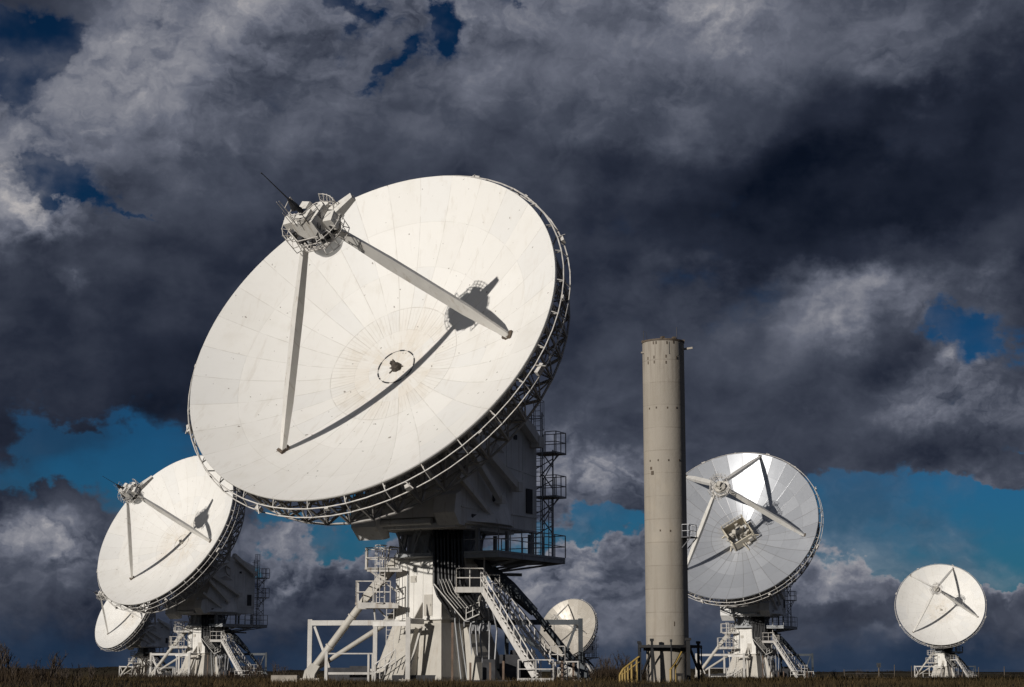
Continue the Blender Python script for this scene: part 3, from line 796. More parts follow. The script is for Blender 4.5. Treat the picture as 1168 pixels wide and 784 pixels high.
def m_flankstrut():                                              # box struts along the flank from the truss to the bearing bosses
    out = []
    for (p, q, w) in (((4.4, -4.3, 15.3), (4.45, 2.0, 12.3), .5), ((4.4, -4.6, 14.6), (4.5, -.3, 11.3), .42), ((4.4, .6, 18.0), (4.4, 4.9, 15.5), .6), ((4.3, -5.2, 12.4), (4.3, -1.0, 10.2), .3)):
        b = MB(); b.beam(p, q, w, w * 1.1, w2=w * .85, h2=w * .9); b.box(q, (w * 1.1, w * 1.2, w * 1.2)); out.append(b)
    return out


def m_cradle():                                                  # dish frame: struts from the truss down to the elevation shaft
    out = []
    for s in (-1, 1):
        e = 4.5 if s > 0 else -3.5
        for i, q in enumerate((.72, 1.2, 2.05, 1.5)):
            ra = 7.8 if i < 3 else 5.2; q = -PI / 2 + s * q
            b = MB(); b.beam(pol(ra, q, surf(ra) - 3.1), (e, .2 * math.sin(q), -9.6), .42, .55, w2=.34, h2=.42); out.append(b)
        b = MB(); b.box((e, 0, -9.7), (.4, 1.5, 1.5)); out.append(b)
    return out


def m_deck():
    b = MB()
    x0, x1, y0, y1, z = .6, 5.4, -2.2, 6.9, 7.95
    b.box(((x0 + x1) / 2, (y0 + y1) / 2, z), (x1 - x0, y1 - y0, .14))
    for x in (x0 + .1, (x0 + x1) / 2, x1 - .1): b.beam((x, y0, z - .2), (x, y1, z - .2), .12, .26)
    for y in (y0 + .1, 1.0, 4.0, y1 - .1): b.beam((x0, y, z - .22), (x1, y, z - .22), .12, .26)
    for (x, y) in ((5.2, 1.0), (5.2, 4.0), (2.6, 6.7), (5.2, 6.7)):
        b.beam((x, y, z - .3), (1.6, 1.0 if y < 5 else 3.0, 6.9), .13, .13)
    for (x, y) in ((1.4, -1.6), (3.6, -1.6), (3.6, 2.2), (3.6, 5.3), (1.0, 5.3)): b.beam((x, y, z), (x, y, 9.5), .2, .2)
    b.beam((.8, 4.5, 6.95), (3.4, 4.5, 6.85), .2, .2); b.beam((.8, .5, 6.9), (.8, 6.0, 7.2), .2, .2)
    return b


def m_deckrail():
    b = MB()
    b.rail([(.6, -2.2, 8.0), (5.4, -2.2, 8.0), (5.4, 6.9, 8.0), (.6, 6.9, 8.0)], 1.45, 2, 1.5, .038)
    return b


def m_accessladder():
    b = MB()
    for (x, y) in ((3.5, 5.75), (4.3, 5.75), (3.2, 6.9), (4.5, 6.9)): b.tube((x, y, 8.0), (x, y, 15.2 if y > 6 else 17.6), .055, n=5)
    b.ladder((3.9, 5.8, 8.0), (3.9, 5.8, 18.4), (1, 0, 0), .5, .33, .03, True, (0, 1, 0))
    b.ladder((4.6, 6.3, 8.0), (4.6, 6.3, 12.0), (0, 1, 0), .45, .33, .03)
    for z in (9.6, 11.0, 12.6, 14.0, 15.6, 17.2):
        b.tube((3.5, 5.75, z), (4.3, 5.75, z), .045, n=4); b.tube((3.5, 5.75, z), (3.5, 5.4, z), .045, n=4)
        if z < 15: b.tube((4.5, 6.9, z), (4.3, 5.75, z + .9), .04, n=4); b.tube((3.2, 6.9, z), (4.5, 6.9, z + .6), .04, n=4)
    for z in (12.0, 14.9): b.beam((4.8, 7.2, z), (4.2, 5.6, z - 1.6), .07, .07); b.beam((5.2, 6.3, z), (4.3, 5.75, z - 1.9), .07, .07)
    return b


def m_gallery(): return boxes(*(((4.45, 6.5, z), (1.75, 1.5, .12)) for z in (12.0, 14.9)))


def m_galleryrail():
    out = []
    for z in (12.05, 14.95):
        b = MB(); b.rail([(3.6, 7.22, z), (5.3, 7.22, z), (5.3, 5.8, z), (4.5, 5.8, z)], 1.35, 2, .8, .036); out.append(b)
    return out


def m_cables():
    b = MB(); rnd = random.Random(6)
    for k in range(18):
        x = -.35 + 1.75 * (k % 9) / 8 + rnd.uniform(-.05, .05); y = -3.15 - .14 * (k // 9) + rnd.uniform(-.04, .04)
        e = rnd.uniform(-.25, .35); sl = .9 + .25 * (k % 9) / 8
        pts = [(x, y + .5, 9.7), (x + .02, y, 8.8), (x + .06, y - .02, 7.4), (x + .1 + e * .2, y - .05, 6.0), (x + .35 * sl + e * .2, y - .05, 5.3), (x + .95 * sl, y, 4.5), (x + 1.25 * sl, y + .1, 3.95)]
        b.path(pts, .085, 6)
    for k in range(12):                                          # second layer behind, fills the bundle
        x = -.35 + 1.75 * k / 11
        b.path([(x, -2.7, 9.6), (x, -2.85, 8.0), (x + .1, -2.85, 6.2), (x + .7, -2.8, 5.0)], .10, 5)
    return b


def m_cabletray():
    b = MB()
    b.beam((-.3, -3.5, 6.0), (1.6, -3.4, 3.75), .06, .16, up=(0, -1, 0)); b.beam((1.6, -3.4, 3.75), (2.5, -3.3, 4.15), .06, .18, up=(0, -1, 0))
    b.rail([(1.7, -3.35, 3.85), (2.5, -3.3, 4.2)], .7, 2, .45, .03)
    for k in range(4): b.tube((.05 + .2 * k, -3.46, 6.3), (.35 + .22 * k, -3.46, 5.5), .018, n=5); b.tube((.35 + .22 * k, -3.46, 5.5), (1.2 + .22 * k, -3.44, 4.5), .018, n=5)
    return b


# ---- fixed pedestal; local frame: x along the row, -y towards the road
PR = R(3)


def ang4(k): return -PI / 2 + PR + k * PI / 2                    # corners of the square pedestal: one points at the road


def m_pedbox():
    b = MB()
    b.lathe([(2.85, 3.85), (2.85, 7.35), (2.55, 7.75)], 4, rot=ang4(0), smooth=False)
    for k in range(4):
        a, a2 = ang4(k), ang4(k + 1)
        p, q = Vector(pol(2.87, a, 0)), Vector(pol(2.87, a2, 0))
        for i in range(1, 5):
            c = p.lerp(q, i / 5)
            b.beam((c.x, c.y, 3.95), (c.x, c.y, 7.3), .035, .035, up=(q - p))
        for z in (3.9, 7.3): b.beam(p + Vector((0, 0, z)), q + Vector((0, 0, z)), .09, .12)
    return b


def m_pedbase():
    b = MB()
    b.lathe([(4.25, -.6), (4.2, .35), (3.0, 3.62)], 4, rot=ang4(0), smooth=False)
    b.lathe([(2.6, 3.5), (2.6, 3.9)], 4, rot=ang4(0), smooth=False)
    # rounded buttresses at the foot
    for k in range(4):
        a = ang4(k) + PI / 4
        b.spine([pol(3.9, a, -.4), pol(3.3, a, 1.2), pol(2.4, a, 3.3)], [(2.2, 1.3), (1.5, 1.0), (.7, .5)], pol(1, a, 0))
    return b


def m_conduits():
    out = []
    for k, (f, z0, z1) in enumerate(((.28, .2, 7.2), (.36, .2, 7.2), (.62, 3.9, 6.4))):
        p, q = Vector(pol(2.95, ang4(0), 0)), Vector(pol(2.95, ang4(1), 0)); c = p.lerp(q, f); b = MB()
        o = (c - Vector((0, 0, 0))).normalized()
        b.path([c + o * 1.15 + Vector((0, 0, z0)), c + o * .12 + Vector((0, 0, 3.7)), c + o * .02 + Vector((0, 0, z1))], .05, 6); out.append(b)
    p, q = Vector(pol(2.95, ang4(3), 0)), Vector(pol(2.95, ang4(4), 0))
    c = p.lerp(q, .3); o = c.normalized(); b = MB(); b.path([c + o * .05 + Vector((0, 0, 4.0)), c + o * .05 + Vector((0, 0, 7.2))], .04, 6); out.append(b)
    return out


def m_pedhatch():
    out = []
    p, q = Vector(pol(2.9, ang4(3), 0)), Vector(pol(2.9, ang4(4), 0)); t = (q - p).normalized(); n = Vector((t.y, -t.x, 0))
    M = Matrix((t, n, Vector((0, 0, 1)))).transposed()
    for f, z, w, h in ((.72, 4.75, .7, 1.3), (.4, 6.4, .5, .4)):
        b = MB(); b.box(p.lerp(q, f) + Vector((0, 0, z)), (w, .05, h), M); b.box(p.lerp(q, f) + n * .04 + Vector((0, 0, z)) + t * (w * .35), (.06, .08, .16), M); out.append(b)
    return out


def m_neck():
    b = MB()
    b.lathe([(2.55, 7.7), (2.2, 8.3), (2.2, 9.1), (2.9, 9.4)], 16, smooth=False)
    for k in range(16):
        a = 2 * PI * k / 16; b.beam(pol(2.6, a, 7.7), pol(2.45, a + .1, 9.2), .16, .2)
    for k in range(8):
        a = 2 * PI * k / 8; b.beam(pol(2.5, a, 7.8), pol(2.9, a + .39, 9.4), .12, .12); b.beam(pol(2.5, a + .6, 7.8), pol(2.9, a + .2, 9.4), .10, .10)
    return b


def m_collar():
    b = MB()
    b.lathe([(2.55, 7.72), (3.0, 7.72), (3.0, 7.95), (2.6, 7.95)], 32, smooth=False, cap0=False, cap1=False)
    for k in range(32):
        a = 2 * PI * k / 32; b.tube(pol(2.84, a, 7.95), pol(2.84, a, 8.08), .07, n=6)
    return b


def arm_dir(k):
    a = (R(180 - 7), R(-7), R(-90 - 24), R(90 - 7))[k]
    return Vector((math.cos(a), math.sin(a), 0))


def m_brace(k):
    b = MB(); d = arm_dir(k); U = Vector((0, 0, 1))
    t = d.cross(U)
    e = 8.1 if k == 0 else 8.75
    if k == 0:
        b.spine([d * 2.3 + U * 7.8, d * 2.9 + U * 7.55, d * 4.9 + U * 5.25], [(.95, .7), (1.0, .62), (.5, .5)], U)
        m = d * 4.7 + U * 5.45
        b.tube(m, d * e + U * .95, .25, .24, n=12)
    else:
        m = d * 6.0 + U * 4.35
        b.tube(d * 2.3 + U * 7.8, d * 4.4 + U * 5.9, .36, .46, n=12); b.tube(d * 4.4 + U * 5.9, m, .46, .30, n=12); b.tube(m, d * e + U * .95, .20, n=10)
    b.spine([d * (e - .1) + U * 1.1, d * (e + .25) + U * .6, d * (e + .4) - U * .3], [(.6, .6), (.7, .7), (.8, .75)], t)
    b.tube(d * 3.7 + U * 3.6 + t * .3, d * (e - .2) + U * .95 + t * .3, .17, .16, n=10)
    for s in (.3, .72):
        c = m.lerp(d * e + U * .95, s); ax = (d * 3.4 - U * 4.5).normalized()
        b.tube(c - ax * .05, c + ax * .05, .31, n=12)
    return b


def m_gantry(k):
    b = MB(); d = arm_dir(k); U = Vector((0, 0, 1)); t = d.cross(U)
    L = (8.55, 9.0, 4.6, 8.4)[k]
    b.beam(d * 2.6 + U * 3.72, d * L + U * 3.72, .26, .32)
    b.beam(d * (L - .1) - U * .5, d * (L - .1) + U * 3.95, .28, .28)
    if k != 2:
        b.beam(d * 4.25 + t * .2 - U * .5, d * 4.25 + t * .2 + U * 3.7, .26, .26)
        b.beam(d * (L - .4) + U * 3.5, d * (L - 1.4) + U * .9, .15, .15)
        b.beam(d * 7.0 + U * .75, d * 3.6 + U * .75, .12, .16)
        b.tube(d * 4.25 + t * .2 + U * 3.9, d * 4.4 + U * 5.4, .06, n=5); b.tube(d * 3.4 + t * .3 + U * 3.9, d * 4.6 + U * 5.2, .05, n=5)
    else:
        b.beam(d * (L - .2) + U * .5, d * 2.7 + U * 3.4, .12, .15)
        b.beam(d * (L - .1) + U * 3.55, d * (L - .1) + t * 2.4 + U * 3.55, .22, .28)
        b.beam(d * (L - .1) + t * 2.2 - U * .5, d * (L - .1) + t * 2.2 + U * 3.5, .12, .12)
    return b


def m_footing(k):
    b = MB(); d = arm_dir(k)
    L = (8.5, 8.7, 4.5, 8.4)[k]
    M = Matrix.Rotation(math.atan2(d.y, d.x), 3, 'Z')
    b.box(d * L + Vector((0, 0, -.15)), (1.7, 1.3, .8) if k != 2 else (.8, .8, .7), M)
    return b


def m_leftbalcony():
    b = MB(); c = MB()
    b.box((-4.15, -.8, 4.85), (2.3, 1.9, .14)); b.beam((-5.2, -1.7, 4.72), (-2.6, -1.7, 4.72), .12, .3); b.beam((-5.2, .1, 4.72), (-2.0, .1, 4.72), .12, .3)
    c.box((-3.7, -.6, 7.05), (2.1, 1.7, .12)); c.beam((-4.6, -1.4, 6.95), (-2.4, -1.4, 6.95), .1, .2); c.beam((-4.4, -1.4, 6.9), (-2.7, -1.0, 5.6), .1, .1)
    return [b, c]


def m_leftrail():
    b = MB(); c = MB()
    b.rail([(-3.1, -1.72, 4.9), (-5.25, -1.72, 4.9), (-5.25, .1, 4.9)], 1.35, 2, 1.0, .042)
    c.rail([(-2.6, -1.42, 7.1), (-4.7, -1.42, 7.1), (-4.7, .2, 7.1), (-2.8, .2, 7.1)], 1.25, 2, .95, .042)
    c.path([(-2.6, -1.42, 8.35), (-3.2, -1.2, 8.45), (-3.4, -1.2, 7.1)], .06, 5)
    return [b, c]


def m_leftladder():
    b = MB(); c = MB()
    b.ladder((-3.75, -1.3, 4.9), (-3.75, -1.3, 8.5), (1, 0, 0), .5, .33, .032, True, (0, -1, 0))
    c.ladder((-3.1, -1.9, .2), (-3.1, -1.6, 4.9), (1, 0, 0), .45, .33, .03)
    return [b, c]


ST0, ST1 = (2.75, -3.4, 5.75), (6.0, -4.3, .35)
SIDE = (.27, .96, 0)


def m_stair():
    b = MB(); b.stair(ST0, ST1, SIDE, 1.0, 19, .08, .3)
    return b


def m_stairrail():
    b = MB(); b.stair_rail(ST0, ST1, SIDE, 1.05, 1.05, 8, .042)
    return b


def m_landing():
    b = MB(); c = MB(); d = MB()
    b.box((1.95, -3.1, 5.72), (1.8, 1.6, .12)); b.beam((1.0, -3.9, 5.62), (2.85, -3.9, 5.62), .12, .34)
    b.beam((1.2, -3.8, 5.6), (1.2, -2.2, 4.2), .12, .12); b.beam((2.7, -3.8, 5.6), (2.2, -2.0, 4.2), .12, .12)
    for x, y in ((1.6, -2.4), (2.8, -2.4)): b.tube((x, y, 5.7), (x, y, 7.9), .05, n=5)
    b.tube((1.6, -2.4, 7.0), (2.8, -2.4, 7.0), .05, n=5)
    c.box((3.35, -1.9, 5.5), (.9, 1.2, .1))
    d.box((5.95, -4.3, .18), (2.2, 1.5, .16)); d.beam((4.85, -5.05, .1), (7.05, -5.05, .1), .1, .34)
    return [b, c, d]


def m_landingrail():
    b = MB(); c = MB(); d = MB()
    b.rail([(1.1, -2.5, 5.78), (1.1, -3.88, 5.78), (2.75, -3.88, 5.78)], 1.15, 2, .8, .042)
    c.rail([(2.95, -2.5, 5.55), (3.75, -2.5, 5.55), (3.75, -1.4, 5.55)], 1.05, 2, .55, .036)
    d.rail([(4.9, -5.02, .26), (7.05, -5.02, .26), (7.05, -3.6, .26), (6.3, -3.6, .26)], 1.1, 2, .9, .042)
    return [b, c, d]


def m_rearstair():
    b = MB()
    p, q = (3.5, -1.9, 5.5), (6.9, -2.3, 1.2)
    b.stair(p, q, (.12, .99, 0), .8, 15, .05, .12); b.stair_rail(p, q, (.12, .99, 0), .8, .95, 11, .036)
    b.box((7.3, -2.35, 1.15), (1.0, 1.1, .1)); b.rail([(6.9, -2.9, 1.2), (7.8, -2.9, 1.2), (7.8, -1.9, 1.2)], 1.0, 2, .5, .036)
    for x in (7.0, 7.7): b.beam((x, -2.8, -.4), (x, -2.8, 1.15), .1, .1)
    return b


def m_baseclutter():
    return boxes(((4.4, -1.6, .75), (1.3, 1.0, 1.9)), ((3.1, -3.2, .65), (.8, .7, 1.5)), ((5.2, .8, .9), (1.6, 1.2, 2.2)), ((-4.9, -2.2, .5), (1.2, .9, 1.0)),
                 ((-6.0, .6, .45), (2.2, 1.2, .9)), ((-1.4, -3.6, .2), (2.8, .5, .5)))


def m_machinery():                                                # drives and pipework under the landing
    out = []
    rnd = random.Random(15)
    for (x, y, z, sx, sy, sz) in ((2.3, -2.3, 4.6, .8, .7, 1.1), (3.0, -1.8, 4.2, .7, .6, .8), (2.6, -2.0, 3.4, 1.2, .6, .5), (1.8, -2.6, 3.95, .5, .5, .5)):
        b = MB(); b.box((x, y, z), (sx, sy, sz)); b.tube((x, y - sy / 2, z), (x, y - sy / 2 - .25, z), .2, n=10)
        b.beam((x - sx / 2, y, z - sz / 2), (x - sx / 2, y, z - sz / 2 - .3), .08, .08); out.append(b)
    for k in range(5):
        b = MB(); x = 1.9 + .3 * k
        b.path([(x, -2.4, 5.4), (x + rnd.uniform(-.2, .3), -2.7, 4.4), (x + rnd.uniform(0, .5), -2.6, 3.2), (x + .3, -2.8, .3)], .055, 6); out.append(b)
    return out


def m_gussets():                                                  # stiffener plates where the arms meet the pedestal
    out = []
    for k in (0, 1, 2):
        d = arm_dir(k); t = d.cross(Vector((0, 0, 1)))
        b = MB()
        p = [d * 2.6 + Vector((0, 0, 3.9)), d * 3.7 + Vector((0, 0, 3.9)), d * 2.6 + Vector((0, 0, 4.9))]
        b.add([q + t * .03 for q in p] + [q - t * .03 for q in p], [(0, 1, 2), (5, 4, 3), (0, 3, 4, 1), (1, 4, 5, 2), (2, 5, 3, 0)]); out.append(b)
    return out


def m_basebeam():
    b = MB(); b.beam((-3.4, -4.2, .02), (5.0, -4.6, .02), .2, .26)
    return b


def m_basepost():
    out = []
    for x, y, h in ((.9, -4.6, 3.6), (2.0, -4.5, 1.2), (3.2, -4.4, 1.2), (4.0, -4.2, 1.3), (7.6, -3.4, 1.3), (8.3, -3.2, 1.3)):
        b = MB(); b.beam((x, y, -.5), (x, y, h), .13, .13); out.append(b)
    return out


def m_baserailing():
    b = MB(); c = MB(); d = MB()
    b.beam((-6.9, -3.2, -.5), (-6.9, -3.2, 1.9), .18, .18); b.beam((-6.9, -3.2, 1.75), (-4.05, -3.2, 1.75), .08, .08); b.beam((-4.3, -3.2, -.5), (-4.3, -3.2, 1.75), .12, .12)
    b.beam((-4.05, -3.2, -.5), (-4.05, -3.2, 1.75), .1, .1); b.beam((-6.9, -3.2, .55), (-4.05, -3.2, .55), .08, .14)
    c.rail([(-3.9, -3.4, .0), (-2.6, -3.9, .9)], 1.1, 2, .4, .04)
    for x in (7.2, 7.9, 8.6): d.tube((x, -3.3, -.4), (x, -3.3, 1.3), .05, n=5)
    d.tube((7.2, -3.3, 1.25), (8.6, -3.3, 1.25), .05, n=5)
    return [b, c, d]


CACHE = {}


def telescope(spec):
    base = Vector((spec['base'][0], spec['base'][1], 0)); base.z = gz(base.x, base.y)
    az, el = R(spec['az']), R(spec['el'])
    root = link('radio_telescope', None, None, Matrix.Translation(base))
    tag(root, spec['label'], 'radio telescope', 'radio telescopes of the array')
    metal = spec.get('metal', False)
    a = Vector((math.cos(az), math.sin(az), 0)); n = Vector((math.sin(az) * math.cos(el), -math.cos(az) * math.cos(el), math.sin(el))); b = n.cross(a)
    C = Vector(spec['C']) + Vector((0, 0, EYE)) - base
    D = Matrix.Translation(C) @ Matrix((a, b, n)).transposed().to_4x4()
    A = Matrix.Rotation(az, 4, 'Z')
    P = Matrix.Identity(4)
    cab = Vector((spec['cab'][0], spec['cab'][1], 8.5))
    K = D @ Matrix.Translation(cab) @ Matrix.Rotation(spec.get('cabrot', 0.0), 4, 'Z') @ Matrix.Scale(.9, 4)

    def part(name, fn, mat, parent=None, M=P, key=None):
        """one object per piece; a builder that returns a list makes several parts, spread over a list of parents if given"""
        key = (key or fn.__name__, mat.name)
        if key not in CACHE:
            q = fn(); CACHE[key] = [b_.mesh(name, [mat]) for b_ in q] if isinstance(q, list) else q.mesh(name, [mat])
        me = CACHE[key]
        if not isinstance(me, list): return link(name, me, parent or root, M if parent is None else None)
        return [link(name, m_, (parent[i_] if isinstance(parent, list) else parent) or root, M if parent is None else None) for i_, m_ in enumerate(me)]
    # bowl
    refl = part('reflector', lambda: m_reflector(metal), (REFL_M if spec.get('bigfeed') else REFL_S) if metal else REFL_W, None, D, 'refl')
    if metal and spec.get('bigfeed'):
        vb = part('feed_house', m_vertexbox, CANVAS, refl); part('feed_gear', m_vertexgear, OFFWHITE, refl)
    else:
        near = spec.get('near'); part('gasket_ring', m_hubring, DARK if near else OFFWHITE, refl); part('feed_horn', m_feed, FEED if near else OFFWHITE, refl)
    back = part('back_truss', m_back, TRUSS, None, D)
    part('cradle_strut', m_cradle, HOUSE, back)
    part('rim_rail', m_rimrail, RAILP, None, D)
    # legs of the focus cabin
    for i, (fr, fa, k) in enumerate(spec['legs']):
        fa = R(fa); foot = Vector(pol(fr, fa, surf(fr) + .12))
        dirv = Vector((foot.x - cab.x, foot.y - cab.y, 0)).normalized()
        top = cab + dirv * 1.15 + Vector((0, 0, .1))
        m = MB(); up = (foot - top).cross(Vector((-dirv.y, dirv.x, 0)))
        pts = [top.lerp(foot, s) for s in (0, .3, .75, 1)]
        q = .72 if spec.get('roll', (0,) * 4)[i] else 1.0
        m.spine(pts, [(.42 * k * q, .36 * k / q), (.62 * k * q, .52 * k / q), (.60 * k * q, .5 * k / q), (.36 * k, .30 * k)], up, spec.get('roll', (0,) * 4)[i])
        leg = link('support_leg', m.mesh('support_leg', [WHITE]), root, D)
        m = MB(); M3 = Matrix.Rotation(fa, 3, 'Z')
        m.box(foot + Vector((0, 0, -.05)), (.42, .38, .28), M3); m.box(foot + Vector(pol(.2, fa, .06)), (.18, .5, .18), M3); m.box(foot + Vector(pol(-.22, fa, -.1)), (.36, .24, .16), M3)
        link('foot_bracket', m.mesh('foot_bracket', [RUST]), leg)
    if 'arm' in spec:
        m = MB(); e = Vector(spec['arm']); s0 = cab + Vector((0, 0, .4)); dv = (e - s0).normalized()
        m.spine([s0 + dv * .9, s0.lerp(e, .55), e], [(.85, .7), (.75, .55), (.42, .34)], (0, 0, 1))
        link('outrigger_arm', m.mesh('outrigger_arm', [WHITE]), root, D)
    # cabin
    sub = part('subreflector', m_subreflector, GREYMETAL, None, K)
    part('deck_railing', m_cabinrail, RAILP, sub)
    if spec.get('plaincab'): part('cabin_hut', m_smallcabin, OFFWHITE, sub)
    else:
        part('cabin_hut', m_cabinhut, WHITE, sub); part('cabin_gear', m_cabingear, DARK, sub); part('antenna_mast', m_mast, DARK, sub)
    # turning housing
    hs = part('elevation_housing', m_housing, HOUSE, None, A)
    part('hatch', m_hatch, DARK, hs); part('flank_strut', m_flankstrut, WHITE, hs)
    dk = part('access_deck', m_deck, GREYP, None, A); part('railing', m_deckrail, DARKRAIL, dk)
    al = part('access_ladder', m_accessladder, DARKRAIL, None, A)
    ga = part('gallery', m_gallery, DARKRAIL, None, A); part('railing', m_galleryrail, DARKRAIL, ga)
    # pedestal
    pb_ = part('pedestal_box', m_pedbox, WHITE); part('pedestal_base', m_pedbase, OFFWHITE)
    part('conduit', m_conduits, GREYP, pb_); part('hatch', m_pedhatch, OFFWHITE, pb_)
    nk = part('bearing_neck', m_neck, GREYP); part('bolted_collar', m_collar, GREYP, nk)
    for k in (0, 1): part('brace_leg', lambda k=k: m_brace(k), OFFWHITE if k == 0 else SLATE_SHADE, key='brace%d' % k)  # right brace: darker colour stands in for shade
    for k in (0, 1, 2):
        g_ = part('gantry_frame', lambda k=k: m_gantry(k), (GANTRY, SLATE_SHADE, GANTRY)[k], key='gantry%d' % k)  # right gantry frame has its shade painted into the colour
        part('footing', lambda k=k: m_footing(k), CONC, g_, key='footing%d' % k)
    lb = part('side_balcony', m_leftbalcony, GANTRY); part('railing', m_leftrail, RAILP, lb); part('ladder', m_leftladder, RAILP)
    st = part('staircase', m_stair, GANTRY); part('handrail', m_stairrail, RAILP, st)
    ld = part('landing', m_landing, GANTRY); part('railing', m_landingrail, RAILP, ld)
    part('caged_staircase', m_rearstair, RAILP)
    cb = part('cable_bundle', m_cables, CABLE); part('cable_tray', m_cabletray, WHITE, cb)
    part('equipment_cabinet', m_baseclutter, DARK); part('kerb_beam', m_basebeam, DARK); part('drive_unit', m_machinery, DARKRAIL); part('gusset_plate', m_gussets, OFFWHITE)
    part('base_post', m_basepost, BROWNPOST); part('base_railing', m_baserailing, GANTRY)
    return root


SPECS = [
    dict(label='largest white dish with black cable bundle down its pedestal, left of the tall concrete tower', C=(-8.83, 110.23, 20.57), az=-28.55, el=29.19, base=(-4.53, 118.13),
         cab=(1.62, .0), near=True, cabrot=2.6, legs=[(8.94, -.7, .9), (8.71, -122.3, .9)], roll=(.58, 0), arm=(3.9, 1.55, 9.6)),
    dict(label='second largest white dish, partly hidden behind the rim of the largest dish', C=(-50.19, 266.41, 20.33), az=-37.49, el=28.04, base=(-44.71, 273.55),
         cab=(1.76, .17), cabrot=2.6, legs=[(8.4, -9, .9), (8.49, -125.5, .9)], roll=(.58, 0), arm=(3.66, 3.24, 8.3)),
    dict(label='bare metal dish with a bright glint, its left edge behind the concrete tower', C=(32.94, 273.02, 21.46), az=-21.51, el=26.8, base=(36.24, 281.39),
         cab=(-.06, .81), cabrot=1.0, metal=True, bigfeed=True, plaincab=True, legs=[(12.03, 133.7, 1.1), (12.09, 76.9, .9), (10.38, -8.5, 1.0), (9.77, -136.9, .95)], roll=(0, 0, .58, 0)),
    dict(label='isolated white dish with four cabin legs, standing alone by the wire fence at far right', C=(123.46, 535.65, 19.05), az=-15.09, el=21.4, base=(125.81, 544.34),
         cab=(-.67, .76), cabrot=.4, plaincab=True, legs=[(12.24, 131.9, .7), (11.89, 71.2, .85), (10.88, -19.5, .95), (11.26, -133.4, .9)], roll=(0, 0, .58, 0)),
    dict(label='small distant metallic dish seen through the staircase frame, left of the tower foot', C=(22.3, 748.25, 17.28), az=-31.2, el=22.7, base=(26.96, 755.95),
         cab=(-.9, -.3), cabrot=.4, metal=True, plaincab=True, legs=[(10.8, 103.2, .8), (8.0, -12, .8), (9.0, -130, .8)]),
    dict(label='lowest and farthest left white dish, half behind the second largest dish', C=(-118.5, 567.0, 18.2), az=-44.5, el=26.0, base=(-112.2, 573.4),
         cab=(.4, .5), cabrot=2.6, legs=[(8.6, -12, 1.0), (8.9, -131, 1.0)], arm=(2.9, 2.6, 8.4)),
]
for sp in SPECS: telescope(sp)


